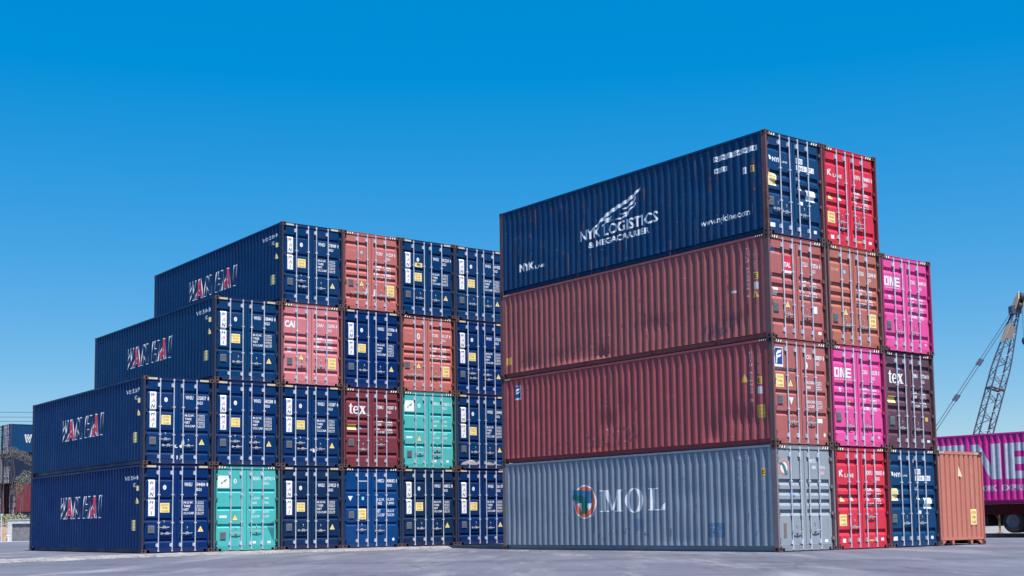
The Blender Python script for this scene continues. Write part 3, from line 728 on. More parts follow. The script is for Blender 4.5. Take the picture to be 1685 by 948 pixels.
def maroon_side(tri, seri, f=False, cautz=None):
    s = [('lettering', [(STACK(seri, -.86, -.76, 1.18, 2.60), (.50, .42, .46))]), ('lettering', [(STACK('TARE 3820', -.56, -.50, 1.95, 2.50), (.45, .38, .42))]),
         ('sticker', [(B(-.58, -.44, 1.67, 1.87), AMB), (T('E', -.555, -.465, 1.70, 1.84, .02), BLK)]), ('placard', [(B(-.58, -.44, 1.40, 1.60), (.45, .43, .46))]),
         ('warning_triangle', [(P((tri[0] - .12, tri[1]), (tri[0] + .12, tri[1]), (tri[0], tri[1] + .24)), AMB)])]
    return s
RC(1, 3, 'faded maroon container under the navy one with the wing emblem, long corrugated side in view', style='wide', body='maroon', door='maroonlit', frame=(.150, .082, .090), rust=.36, railstripes=True, dents=rdents(5, 16, .034, .2, 1.6),
   marks=red_marks('TCLU', '972926', '4', [(0, 'placard', [(B(.66, 1.0, 1.86, 2.34), CRED), (T('TAL', .69, .97, 2.02, 2.16, .04), WHITE), (B(.66, 1.0, 1.86, 1.93), WHITE)]), (0, 'sticker', [(E(.30, 2.46, .08, .07), LBL)]), (0, 'sticker', [(B(.22, .42, 1.34, 1.41), WHITE)]), (0, 'sticker', [(B(.20, .42, 1.20, 1.28), WHITE)])], yellow=False,
                   extra=[(1, 'sticker', [(B(1.90, 2.05, .82, 1.02), WHITE)]), (1, 'sticker', [(B(2.06, 2.20, .23, .31), WHITE)])]),
   sides=maroon_side((-.545, 1.17), 'TCLU 972926 4') + [scuffs(11, [(11.5, 8.2, .34, .72, 26, .035, .035), (8.2, 5.0, .5, 1.2, 22, .05, .06), (5.0, 1.6, .5, 1.7, 26, .035, .05)], [(.38, .17, .19), (.15, .050, .066)]), scuffs(13, [(2.45, 1.1, .22, .75, 26, .05, .22)], [(.175, .060, .082), (.125, .055, .080)]), streaks(12, 22, (.13, .045, .050)), ('sticker', [(B(-11.88, -11.60, .46, .70), AMB)]), ('sticker', [(B(-1.45, -1.25, 1.40, 1.47), (.5, .45, .48))])], handles=((0, .64, .70), (1, 1.40, .70)), vent=(.20, .74))
RC(1, 2, 'maroon container with a blue and white sticker, above the blue-grey one', style='three', body='maroon2', door='maroonlit', frame=(.150, .080, .086), rust=.30, railstripes=True, dents=rdents(9, 16, .036, .2, 1.6),
   marks=[(0, 'placard', [(B(.15, .50, 2.12, 2.66), WHITE), (B(.175, .475, 2.19, 2.635), CBLU), (P((.21, 2.20), (.245, 2.20), (.27, 2.36), (.40, 2.40), (.44, 2.47), (.29, 2.43), (.26, 2.46), (.41, 2.51), (.455, 2.585), (.30, 2.57), (.23, 2.50)), WHITE)]),
          (0, 'caution_sticker', CAUT(.19, .50, 1.56, 1.92)), (0, 'warning_triangle', TRI(.78, 1.60, .20, .19)), (0, 'placard', [(P((.69, 1.30), (.89, 1.30), (.79, 1.10)), WHITE)]), (0, 'lettering', [(T('FLORENS CONTAINER', .14, 1.0, 2.05, 2.095, .01), WHITE)]),
          idmarks('FCIU', '828829', '0', 1.42, 2.40), (1, 'roundel', [(E(1.47, 2.22, .06, .10), WHITE)]), table(1.40, 1.80, 1.53, rows=(('MAX.GROSS', '30,480KG', '67,200LB'), ('TARE', '3,900KG', '8,600LB'))), table(1.40, 1.26, 1.0, rows=(('MAX.CARGO', '26,580KG', '58,600LB'), ('CU.CAP.', '76.3CU.M', '2,694CU.F'))),
          (1, 'sticker', [(B(1.88, 2.08, .63, .75), WHITE)]), (1, 'sticker', [(E(2.16, .30, .045, .055), WHITE)])],
   sides=maroon_side((-1.06, 1.76), 'FCIU 828829 0') + [scuffs(21, [(7.9, 5.3, .22, .95, 46, .05, .06), (10.0, 8.6, .45, .6, 10, .05, .03), (7.4, 6.6, 1.2, 1.9, 8, .04, .06)], [(.42, .20, .22), (.115, .036, .048)]), scuffs(22, [(11.4, 9.8, 2.35, 2.72, 16, .05, .06)], [(.14, .04, .05)]), streaks(23, 20, (.14, .045, .052)), ('caution_sticker', CAUT(-.66, -.37, .74, 1.10, AMB)), ('placard', [(B(-11.45, -11.10, 2.12, 2.60), (.55, .55, .60)), (B(-11.42, -11.13, 2.19, 2.57), CBLU), (P((-11.38, 2.30), (-11.20, 2.38), (-11.17, 2.43), (-11.35, 2.36), (-11.35, 2.41), (-11.17, 2.48), (-11.14, 2.54), (-11.38, 2.48)), WHITE)])], handles=((0, .64, .62), (1, 1.40, .62)), vent=(.22, 1.10))
mol_green = [(8.53, 1.73), (8.29, 1.72), (8.07, 1.72), (7.96, 1.64), (7.76, 1.26), (7.92, 1.13), (8.06, 1.17), (8.07, 1.5), (8.23, 1.56), (8.53, 1.61)]
mol_side = [('emblem', [(E(-7.94, 1.51, .55, .53, 32), WHITE), (RING(-7.94, 1.51, .51, .49, .33, .33, 32), CORG), (neg([(8.52, 1.9), (7.62, 1.85), (7.63, 1.47), (8.01, 1.47), (8.29, 1.48), (8.53, 1.59)]), (.015, .13, .26)), (neg(mol_green), CGRN), (neg([(8.23, 1.4), (8.09, 1.4), (8.08, 1.25), (8.16, 1.29)]), WHITE)]),
            ('lettering', [(unit(SER_M(), -7.22, -6.16, 1.18, 1.85) + unit(SER_O(), -6.06, -5.24, 1.13, 1.88) + unit(SER_L(), -5.08, -4.34, 1.19, 1.85), WHITE)]),
            ('lettering', [(T('MOTU', -1.45, -.92, 2.52, 2.64, .02) + STACK('0687', -1.42, -1.34, 1.75, 2.48) + STACK('6764', -1.22, -1.14, 1.75, 2.48), (.36, .42, .50))]), ('sticker', [(B(-.54, -.42, 2.06, 2.26), AMB), (T('E', -.515, -.445, 2.10, 2.22, .02), BLK)]),
            ('paint_patch', [(B(-2.62, -1.95, .40, .80), (.075, .155, .265))]), ('paint_patch', [(B(-5.65, -5.25, .62, .95), (.11, .17, .26))])]
RC(1, 1, 'blue-grey container on the ground with big white letters and a round orange emblem', style='mid', body='steel', door='steellit', frame=(.185, .150, .165), rust=.22, doorrust=.22,
   marks=[(0, 'emblem', [(E(.385, 2.27, .21, .22, 24), (.66, .66, .66)), (RING(.385, 2.27, .205, .215, .145, .155, 28), (.50, .17, .14)), (P((.19, 2.40), (.34, 2.40), (.44, 2.30), (.53, 2.08), (.42, 2.06), (.36, 2.24), (.31, 2.33), (.19, 2.36)), (.02, .16, .17))]),
          (1, 'lettering', [(T('MOTU', 1.46, 1.70, 2.40, 2.51, .02) + T('068', 1.54, 1.70, 2.24, 2.34, .02) + T('7616', 1.86, 2.10, 2.24, 2.34, .02), (.66, .67, .70))]), (1, 'placard', [(B(1.88, 2.08, 2.08, 2.18), (.55, .33, .35))]), (0, 'rust_patch', [(B(.30, .42, .36, .76), (.16, .12, .11))]), (1, 'sticker', [(B(2.0, 2.14, .22, .30), WHITE)]), (0, 'sticker', [(E(.76, 1.50, .055, .05), (.03, .16, .42))])],
   sides=mol_side + [scuffs(31, [(7.6, 5.0, .3, .75, 14, .06, .06), (2.7, 1.9, .45, .75, 10, .06, .05), (.9, .3, .3, 2.3, 12, .03, .05), (11.5, .5, .25, 2.6, 22, .02, .05)], [(.30, .33, .38), (.115, .145, .20)]), streaks(33, 26, (.10, .12, .16)), ('paint_patch', [(B(-9.9, -8.6, 1.17, 1.40), (.19, .22, .27))])], dents=rdents(14, 12, .024), handles=((0, .64, .52), (1, 1.40, .56)), doorvent=False)
RC(2, 3, 'orange-brown container between the maroon and the pink ones in the third row', style='wide', body='orange', frame=(.140, .082, .080), rust=.28, marks=red_marks('TCNU', '602048', '1', [PIPE(), (0, 'lettering', [(T('TEXTAINER', .18, .54, 2.14, 2.23, .0), (.62, .40, .30))])]), handles=((0, .60, .58), (1, 1.40, .60), (0, .78, .60)), vent=(.22, .66))
RC(3, 3, 'bright pink container at the upper right corner of the right stack, sky behind it', style='wide', body='pink', frame=(.30, .028, .12), rust=.08, marks=one_marks('484491', '8'), handles=((0, .64, .60), (1, 1.40, .62)), vent=(.22, .66))
RC(2, 2, 'bright pink container in the second row between the maroon and the dark plum ones', style='wide', body='pink', frame=(.30, .028, .12), rust=.08, marks=one_marks('610278', '2', True), handles=((0, .60, .58), (1, 1.42, .60)), vent=(.20, .72))
RC(3, 2, 'dark plum container with white lower case lettering, second row at the right edge', style='wide', body='dark', frame=(.115, .076, .084), rust=.30, doorrust=.32, marks=tex_marks('877764', '2') + [(1, 'sticker', [(B(1.98, 2.12, .86, .98), AMB)]), (1, 'sticker', [(B(2.04, 2.18, .22, .29), WHITE)]), (0, 'roundel', [(E(.80, 2.42, .06, .06), LBL)])], handles=((0, .64, .62), (1, 1.40, .60)), vent=(.24, .70))
RC(2, 1, 'bright red container on the ground between the blue-grey and the navy ones', style='wide', body='red', frame=(.17, .030, .042), rust=.15, marks=kline_marks('780003', '8'), handles=((0, .64, .62), (1, 1.40, .90)), doorvent=False)
RC(3, 1, 'navy container on the ground with black on white number plates, left of the terracotta one', style='wide', body='nyk', frame=(.055, .042, .055), rust=.22, marks=nyk_marks('1758', '02 5') + [(1, 'torn_label', [(P((1.22, 2.40), (1.31, 2.40), (1.28, 2.62)), WHITE)])], handles=((0, .66, .70), (1, 1.40, .70)), vent=(.15, .72))
# terracotta one: turned round, its plain front end towards us
p, w = spot('R', 3, 0, -.02, .09)
tc = container('terracotta container turned round, its plain ribbed end showing, beside the pink truck load', GR, p, w + math.pi, 'wide', 'terra', frame=(.33, .115, .10), rust=.15, tunnel=True)
te = [c for c in tc.children if c.name.startswith('end_panel')][0]; tf = [c for c in tc.children if c.name.startswith('end_header')][0]
for x0, x1 in ((.17, .42), (W - .44, W - .18)): decal('hazard_stripe', hazard(x0, x1, 2.805, 2.868, BLK, 1, 4), 'endtop', tf)
decal('torn_label', [(P((1.16, 2.44), (1.34, 2.10), (1.12, 2.12)), (.72, .62, .36))], 'end', te)
decal('caution_sticker', CAUT(1.70, 2.02, .62, 1.10), 'end', te)
decal('lettering', [(STACK('TGHU 9725486', 1.80, 1.85, 1.42, 2.48, .0), (.62, .46, .44))], 'end', te)

# ------------------------------------------------------------------ far stack behind the wall, doors facing left
GB = 'containers far behind the wall'
bw = R(-50)
bx, by = -51.1, 127.0
def BC(c, lev, label, off=0, **kw):
    # lower right door corner of column 0 is the seen edge
    x = -HX - c * 2.50; y = HY + off
    loc = (bx + x * math.cos(bw) - y * math.sin(bw), by + x * math.sin(bw) + y * math.cos(bw), -.30 + (lev - 1) * H)
    kw.setdefault('rust', .25)
    return container(label, GB, loc, bw, 'wide', stripes=None, **kw)
far_marks = [idmarks('WHSU', '512200', '4'), table()]
tb = BC(0, 4, 'far navy container with a white letter on its side, topmost of its stack', body='nyk', marks=far_marks)
s1 = [c for c in tb.children if c.name.startswith('side_panel')][1]
wl = []
for i, ch in enumerate('WAN HAI'):
    if ch != ' ': wl.append((ch, 1.42 + i * .86))
decal('lettering', [(sum([T(ch, a, a + (.28 if ch == 'I' else .72), 1.10, 1.90, .08) for ch, a in wl], []), WHITE), (sum([T(ch, a + .09, a + (.19 if ch == 'I' else .63), 1.19, 1.81, .0) for ch, a in wl], []), C_['nyk'])], 'right', s1)
BC(0, 3, 'far dull navy container overgrown with dry creeper, second from the top behind the wall', body='deepnavy', off=.15, marks=far_marks)
tb = BC(0, 2, 'far red container above the low wall at left, between navy ones', body='wine', off=.7, marks=red_marks('TEMU', '312200', '4'))
s1 = [c for c in tb.children if c.name.startswith('side_panel')][1]
decal('lettering', [(T('A', 1.40, 2.10, 1.75, 2.35, .06) + T('MS', 2.2, 3.4, 1.75, 2.35, .05), WHITE)], 'right', s1)
BC(0, 1, 'far navy container at the bottom of its stack, mostly hidden by the low wall', body='nyk', off=.4)
BC(1, 4, 'far green container at the top left edge, behind the navy lettered one', body='teal', off=.1)
BC(1, 3, 'far grey container under the green one at the left edge', body='steel', off=0)
BC(1, 2, 'far dark plum container at the left edge, just above the low wall', body='dark', off=.2)

# ------------------------------------------------------------------ ground
def ground_mat():
    m, nt, b = base('worn_yard_surface')
    tc = nt.nodes.new('ShaderNodeTexCoord'); v = tc.outputs['Object']
    def sv(s):
        q = nt.nodes.new('ShaderNodeVectorMath'); q.operation = 'MULTIPLY'; q.inputs[1].default_value = s; nt.links.new(v, q.inputs[0]); return q.outputs[0]
    c = mixc(nt, ramp(nt, noise(nt, sv((.14, .14, 1)), 1.0, 7, .62), .40, .62), (.076, .080, .110), (.112, .116, .150))
    c = mixc(nt, ramp(nt, noise(nt, sv((.35, .06, 1)), 1.3, 7, .65), .49, .66, 0, .65), c, (.190, .190, .220))     # dusty drifts
    c = mixc(nt, ramp(nt, noise(nt, sv((.05, .30, 1)), 1.7, 7, .62), .53, .66, 0, .6), c, (.042, .046, .066))     # tyre tracks
    c = mixc(nt, ramp(nt, noise(nt, sv((.45, .45, 1)), 1.0, 5, .55), .68, .74, 0, .4), c, (.034, .035, .046))     # oil stains
    c = mixc(nt, ramp(nt, noise(nt, sv((6, 6, 1)), 1.0, 6, .7), .4, .75, 0, .45), c, (.145, .148, .182))
    c = mixc(nt, ramp(nt, noise(nt, sv((30, 30, 1)), 1.0, 3, .6), .60, .75, 0, .5), c, (.062, .062, .070))
    c = mixc(nt, ramp(nt, noise(nt, sv((.9, .16, 1)), 1.0, 6, .7), .54, .66, 0, .5), c, (.225, .222, .255))     # pale scrapes
    c = mixc(nt, ramp(nt, noise(nt, sv((1.4, .22, 1)), 1.3, 6, .7), .57, .68, 0, .55), c, (.040, .042, .060))   # rubber marks
    vo = nt.nodes.new('ShaderNodeTexVoronoi'); vo.feature = 'DISTANCE_TO_EDGE'; vo.inputs['Scale'].default_value = .16
    wn = nt.nodes.new('ShaderNodeTexNoise'); wn.inputs['Scale'].default_value = .5; wn.inputs['Detail'].default_value = 6; nt.links.new(v, wn.inputs['Vector'])
    ad = nt.nodes.new('ShaderNodeVectorMath'); ad.operation = 'ADD'; nt.links.new(v, ad.inputs[0]); nt.links.new(wn.outputs['Color'], ad.inputs[1]); nt.links.new(ad.outputs[0], vo.inputs['Vector'])
    c = mixc(nt, ramp(nt, vo.outputs['Distance'], .003, .008, .5, 0), c, (.05, .05, .055))
    nt.links.new(c, b.inputs['Base Color']); b.inputs['Roughness'].default_value = .85; b.inputs['Specular IOR Level'].default_value = .25
    bp = nt.nodes.new('ShaderNodeBump'); bp.inputs['Strength'].default_value = .5; bp.inputs['Distance'].default_value = .03
    nt.links.new(noise(nt, sv((9, 9, 1)), 1.0, 8, .7), bp.inputs['Height']); nt.links.new(bp.outputs[0], b.inputs['Normal'])
    return m
GM = ground_mat()
g = MB(); g.face([(-2500, -300, 0), (2500, -300, 0), (2500, 4000, 0), (-2500, 4000, 0)])
tag(put('ground', g.mesh('ground', False), GM), kind='structure')

# raised slab under the left stack with a crumbled edge
def slab_mat():
    m, nt, b = base('crumbled_concrete')
    tc = nt.nodes.new('ShaderNodeTexCoord'); v = tc.outputs['Object']
    c = mixc(nt, ramp(nt, noise(nt, v, .8, 8, .65), .35, .7), (.17, .165, .175), (.30, .288, .285))
    c = mixc(nt, ramp(nt, noise(nt, v, 5, 6, .7), .50, .68, 0, .75), c, (.07, .068, .076))
    nt.links.new(c, b.inputs['Base Color']); b.inputs['Roughness'].default_value = .9
    bp = nt.nodes.new('ShaderNodeBump'); bp.inputs['Strength'].default_value = .8; bp.inputs['Distance'].default_value = .05
    nt.links.new(noise(nt, v, 7, 8, .7), bp.inputs['Height']); nt.links.new(bp.outputs[0], b.inputs['Normal'])
    return m
SM = slab_mat()
def lpt(x, y): return (LX + x * math.cos(LW) - y * math.sin(LW), LY + x * math.sin(LW) + y * math.cos(LW))
top = [(-14, -6.6), (-9, -4.6), (-6.0, -3.4), (-3.4, -2.0), (-1.6, -1.05), (.2, -.55), (2.5, -.42), (5, -.40), (8, -.38), (11, -.40), (14, -.42), (17.5, -.45), (26, -.5)]
bot = [(-14.5, -7.6), (-9.3, -5.9), (-6.2, -4.6), (-3.4, -3.2), (-1.4, -2.25), (.3, -1.75), (2.5, -1.50), (5, -1.38), (8, -1.22), (11, -1.15), (14, -1.1), (17.5, -1.1), (26, -1.1)]
def resample(pts, n):
    out = []
    for i in range(len(pts) - 1):
        for k in range(n):
            t = k / n; out.append((pts[i][0] * (1 - t) + pts[i + 1][0] * t, pts[i][1] * (1 - t) + pts[i + 1][1] * t))
    return out + [pts[-1]]
T_, B_ = resample(top, 14), resample(bot, 14)
e = MB(); NB = 6
for i in range(len(T_)):
    ja = random.uniform(-.30, .22)
    for k in range(NB):
        t = k / (NB - 1)
        x = T_[i][0] * (1 - t) + B_[i][0] * t + (random.uniform(-.05, .05) if 0 < k else 0)
        y = T_[i][1] * (1 - t) + B_[i][1] * t + ja * t + (random.uniform(-.08, .08) if 0 < k else 0)
        z = (.080 * (1 - t ** 1.6) + (random.uniform(-.030, .030) if 0 < k < NB - 1 else 0)) if k else .080
        if k == NB - 1: z = -.012
        X, Y = lpt(x, y); e.v.append((X, Y, z))
for i in range(len(T_) - 1):
    for k in range(NB - 1):
        a = i * NB + k; e.f.append((a, a + 1, a + NB + 1, a + NB))
tag(put('slab_edge', e.mesh('slab_edge', False), SM), kind='structure')
s = MB(); pts = [lpt(x, y) for x, y in T_] + [lpt(26, 60), lpt(-40, 60), lpt(-40, 6)]
s.face([(x, y, .080) for x, y in pts])
tag(put('slab', s.mesh('slab', False), GM), kind='structure')

# loose chippings along the broken edge
rb = MB(); rr = random.Random(4)
for _ in range(900):
    i = rr.randrange(len(T_)); t = rr.random() ** .6
    x = T_[i][0] * (1 - t) + B_[i][0] * t + rr.uniform(-.4, .4); y = T_[i][1] * (1 - t) + B_[i][1] * t - rr.uniform(-.05, .55)
    X, Y = lpt(x, y); q = rr.uniform(.008, .028)
    p4 = [(X + q * rr.uniform(.5, 1) * math.cos(a + .3), Y + q * rr.uniform(.5, 1) * math.sin(a + .3), -.004) for a in (0, 2.1, 4.2)]; ap = (X, Y, q * rr.uniform(.4, .9) + .01 + .05 * (1 - t))
    rb.face(p4)
    for k in range(3): rb.face([p4[k], p4[(k + 1) % 3], ap])
tag(put('gravel', rb.mesh('gravel'), SM), kind='stuff')
# far pavement on the right with a low edge
k = MB(); a, b_ = Vector((10.0, 57.5)), Vector((40.0, 47.3)); d = (b_ - a).normalized(); n = Vector((-d.y, d.x))
def q2(p, z): return (p.x, p.y, z)
A2, B2 = a - d * 8, b_ + d * 60
k.face([q2(A2, .14), q2(B2, .14), q2(B2 + n * 60, .30), q2(A2 + n * 60, .30)])
k.face([q2(A2, -.02), q2(B2, -.02), q2(B2, .14), q2(A2, .14)])
tag(put('pavement', k.mesh('pavement', False), SM), kind='structure')

# ------------------------------------------------------------------ wall, bank and plants at the left
wall = thing('boundary_wall', 'low grey panel wall with pale concrete frame below the far containers', 'wall', (-40.2, 100, 0))
M_FR = plain('pale_concrete', (.42, .43, .45), .85, 0, .15); M_PN = plain('grey_render', (.135, .128, .150), .9, 0, .3)
m = MB(); m.box(-.0, 30, -.12, .18, 1.44, 1.70); m.box(-.0, 30, -.16, .22, 1.70, 1.75)
put('coping', m.mesh('coping'), M_FR, wall)
for i in range(8):
    m = MB(); m.box(i * 4.2, i * 4.2 + .34, -.12, .18, -.05, 1.44); put('frame_post', m.mesh('frame_post'), M_FR, wall)
for i in range(7):
    m = MB(); m.box(i * 4.2 + .34, i * 4.2 + 4.2, .0, .12, .0, 1.44); put('wall_panel', m.mesh('wall_panel'), M_PN, wall)
m = MB(); m.box(-3.0, 34, -1.7, -.13, -.2, .13); tag(put('kerb', m.mesh('kerb'), M_FR, None, (-40.2, 100, -.02)), kind='structure')
m = MB(); m.tube((0, 0, 0), (0, 0, .42), .035, 8); m.box(-.14, .14, -.05, .05, .42, .50)
tag(put('standpipe', m.mesh('standpipe'), plain('white_pipe', (.7, .7, .7), .5), None, (-39.75, 99.0, .105)), 'small white T-shaped standpipe in front of the low panel wall', 'pipe')
m = MB(); m.tube((0, 0, 0), (0, 0, 1.85), .045, 8); m.tube((0, 0, 1.85), (0, 0, 1.90), .06, 8)
tag(put('metal_post', m.mesh('metal_post'), plain('pale_post', (.45, .46, .5), .5), None, (-40.55, 99.6, .10)), 'thin pale metal post at the left end of the low wall', 'post')

def soil_mat():
    m, nt, b = base('dry_soil')
    v = nt.nodes.new('ShaderNodeTexCoord').outputs['Object']
    c = mixc(nt, ramp(nt, noise(nt, v, .9, 8, .65), .35, .68), (.24, .16, .11), (.36, .28, .20))
    nt.links.new(c, b.inputs['Base Color']); b.inputs['Roughness'].default_value = .95
    bp = nt.nodes.new('ShaderNodeBump'); bp.inputs['Strength'].default_value = 1; bp.inputs['Distance'].default_value = .2
    nt.links.new(noise(nt, v, 2.5, 8, .7), bp.inputs['Height']); nt.links.new(bp.outputs[0], b.inputs['Normal'])
    return m
DM = soil_mat()
bk = MB(); nx, ny = 40, 10
for i in range(nx + 1):
    for j in range(ny + 1):
        x = -62 + i * 1.3; t = j / ny; y = (100.3 if x > -41 else 98.8) + t * 24
        z = min(1.0, t * 6) * 1.75 + random.uniform(-.12, .12) * (1 if 0 < j else 0)
        if j == 0: z = -.1
        bk.v.append((x, y, z))
for i in range(nx):
    for j in range(ny):
        a = i * (ny + 1) + j; bk.f.append((a, a + ny + 1, a + ny + 2, a + 1))
tag(put('bank', bk.mesh('bank', False), DM), kind='structure')

def leaf_mat(name, c1, c2):
    m, nt, b = base(name)
    oi = nt.nodes.new('ShaderNodeNewGeometry')
    c = mixc(nt, oi.outputs['Random Per Island'], c1, c2)
    nt.links.new(c, b.inputs['Base Color']); b.inputs['Roughness'].default_value = .7
    return m
DRY = leaf_mat('dry_leaves', (.04, .034, .036), (.17, .142, .125)); GRN = leaf_mat('dusty_leaves', (.055, .085, .035), (.20, .22, .10)); STRAW = leaf_mat('straw', (.10, .12, .05), (.34, .30, .16))
BARK = plain('bark', (.10, .075, .06), .9, 0, .3)
def leaves(mb, c, r, n, size, lw=.4):
    for _ in range(n):
        while True:
            p = Vector((random.uniform(-1, 1), random.uniform(-1, 1), random.uniform(-1, 1)))
            if .15 < p.length < 1: break
        p = Vector(c) + Vector((p.x * r[0], p.y * r[1], p.z * r[2]))
        u = Vector((random.gauss(0, 1), random.gauss(0, 1), random.gauss(0, 1))).normalized(); w = u.orthogonal().normalized()
        s = size * random.uniform(.5, 1.2)
        mb.face([p - u * s, p + w * s * lw, p + u * s, p - w * s * lw])
def plant(name, label, cat, loc, blobs, trunkpts, mat, group=None, size=.16, dens=1, lw=.4):
    t = thing(name, label, cat, loc, 0, group)
    m = MB()
    for c, r, n in blobs: leaves(m, c, r, int(n * dens), size, lw)
    put('foliage', m.mesh('foliage', False), mat, t)
    m = MB()
    for chain in trunkpts:
        for (a, ra), (b, rb) in zip(chain, chain[1:]): m.tube(a, b, ra, 6, rb)
    put('trunk', m.mesh('trunk'), BARK, t)
    return t
GV = 'dry plants along the far bank'
# tall dry creeper clump hanging over the far containers
plant('dry_creeper', 'tall pale dry creeper hanging over the far navy containers', 'plant', (-49.4, 122.5, 1.6),
      [((-1.2, .8, 6.55), (.7, .5, .35), 320), ((0.0, .9, 6.75), (.75, .5, .45), 520), ((.9, .9, 6.35), (.7, .5, .5), 460), ((1.8, .9, 5.9), (.7, .5, .55), 440), ((2.8, .9, 5.8), (.8, .5, .8), 400), ((-.5, .9, 6.2), (.5, .4, .4), 90)],
      [[((0.3, 0, -.2), .035), ((.1, .3, 2.4), .03), ((.4, .6, 4.6), .025), ((.1, .8, 6.6), .015)], [((1.5, 0, -.2), .03), ((1.2, .6, 3.6), .022), ((2.2, .9, 5.9), .012)], [((-.3, 0, -.2), .03), ((-.6, .6, 3.6), .02), ((-.8, .8, 6.5), .012)], [((2.4, 0, -.2), .03), ((2.6, .6, 3.0), .02), ((2.9, .9, 5.9), .012)]], DRY, GV, .11, 1.0, .13)
plant('dry_bush', 'pale yellowish bush beside the far red container, next to the left stack', 'plant', (-47.6, 121.0, 1.6),
      [((0, 0, 3.6), (.55, .5, .9), 520), ((.5, 0, 4.2), (.6, .5, .7), 400), ((-.3, 0, 2.8), (.5, .5, .6), 120)],
      [[((0, 0, -.2), .07), ((.1, 0, 2.0), .05), ((.0, 0, 3.6), .03)], [((.1, 0, 2.0), .04), ((.5, 0, 4.2), .02)]], leaf_mat('pale_leaves', (.06, .07, .05), (.24, .23, .18)), GV, .075, 1.3, .22)
for i, (x, y, h, lab) in enumerate(((-42.0, 101.6, 1.0, 'low green bush above the left end of the panel wall'), (-40.4, 101.9, .9, 'low dry bush above the panel wall beside its first frame post'), (-38.6, 102.2, .55, 'small dusty bush above the panel wall next to the left stack'), (-43.6, 101.0, 1.1, 'low bush at the left edge of the picture on the bank'))):
    plant('low_bush', lab, 'bush', (x, y, 1.4), [((0, 0, h * .45), (1.0, .6, h * .55), 320), ((.5, 0, h * .3), (.7, .5, h * .4), 160)], [[((0, 0, -.2), .03), ((.1, 0, h * .5), .015)], [((.2, 0, -.2), .03), ((.5, 0, h * .5), .012)]], GRN if i % 2 == 0 else STRAW, GV, .09)
gr = MB()
for _ in range(2600):
    x = random.uniform(-60, -30); y = random.uniform(100.6, 106); h = random.uniform(.2, .75); a = random.uniform(0, 6.28); s = .03
    z = 1.55 if y > 101.8 else 1.2; lx, ly = random.uniform(-.25, .25), random.uniform(-.2, .2)
    if x < -40.8 and y < 103: z = .5 + (y - 100.6) * .4
    gr.face([(x - s * math.cos(a), y - s * math.sin(a), z - .2), (x + s * math.cos(a), y + s * math.sin(a), z - .2), (x + lx, y + ly, z + h)])
tag(put('dry_grass', gr.mesh('dry_grass', False), STRAW), kind='stuff')

# ------------------------------------------------------------------ power line across the far left
M_WIRE = plain('cable_black', (.05, .05, .06), .6)
for i, z in enumerate((14.5, 13.95, 13.45)):
    m = MB(); n = 24; A0, A1 = Vector((-80, 150, z + .1)), Vector((-16, 150, z - .35))
    for kx in range(n):
        f = lambda t: A0.lerp(A1, t) + Vector((0, 0, -1.0 * 4 * t * (1 - t) * .5 + .45))
        m.tube(f(kx / n), f((kx + 1) / n), .028, 5)
    tag(put('power_cable', m.mesh('power_cable'), M_WIRE), ('topmost', 'middle', 'lowest')[i] + ' of the three dark power cables crossing the sky at far left', 'cable', 'power cables at far left')
m = MB(); m.tube((0, 0, 0), (0, 0, 14.9), .17, 10, .11)
pp = thing('power_pole', 'grey power pole behind the left stack carrying the three cables', 'pole', (-16, 150, 0))
put('pole', m.mesh('pole'), M_FR, pp); m = MB(); m.box(-.06, .06, -1.0, 1.0, 14.3, 14.42); put('crossarm', m.mesh('crossarm'), M_HINGE, pp)

# ------------------------------------------------------------------ truck load on the right: trailer and magenta container
ta = R(47); D2 = Vector((math.cos(ta), -math.sin(ta), 0)); N2 = Vector((math.sin(ta), math.cos(ta), 0))   # right along the side, away from us
TP = Vector((19.14, 53.3, 0)); SR = 4.6
tw = R(43)
cpos = TP + D2 * (SR - HY) + N2 * HX
tl = container('magenta container with huge white letters lying on a dark red trailer', None, (cpos.x, cpos.y, 1.38), tw, 'wide', 'magenta', frame=(.36, .02, .17), rust=.06, marks=one_marks('655120', '3'))
del_g = 'group' in tl and tl.pop('group', None)
ts = [c for c in tl.children if c.name.startswith('side_panel')][0]
S = lambda s: s - SR                               # metres right of TP -> decal u (= -y)
SHADED_WHITE = (.44, .48, .56)  # letters are white; shade on this side is put into the grey-blue
O_ = B(S(-3.30), S(-1.86), 2.14, 2.48) + B(S(-3.30), S(-1.86), 1.0, 1.34) + B(S(-3.30), S(-2.88), 1.34, 2.14) + B(S(-2.28), S(-1.86), 1.34, 2.14)
N_ = B(S(-1.64), S(-1.22), 1.0, 2.46) + B(S(-.72), S(-.30), 1.0, 2.46) + P((S(-1.22), 2.46), (S(-.72), 1.55), (S(-.72), 1.0), (S(-.76), 1.0), (S(-1.22), 1.83))
E_ = B(S(-.11), S(.29), 1.0, 2.45) + B(S(.29), S(1.25), 2.12, 2.45) + B(S(.29), S(1.25), 1.58, 1.88) + B(S(.29), S(1.25), 1.0, 1.31)
for q in (O_, N_, E_): decal('lettering', [(q, SHADED_WHITE)], 'left', ts)
for w_, a, b in (('OCEAN', -3.28, -2.22), ('NETWORK', -1.98, -.52), ('EXPRESS', -.31, 1.07)): decal('lettering', [(T(w_, S(a), S(b), .52, .77, .03), SHADED_WHITE)], 'left', ts)
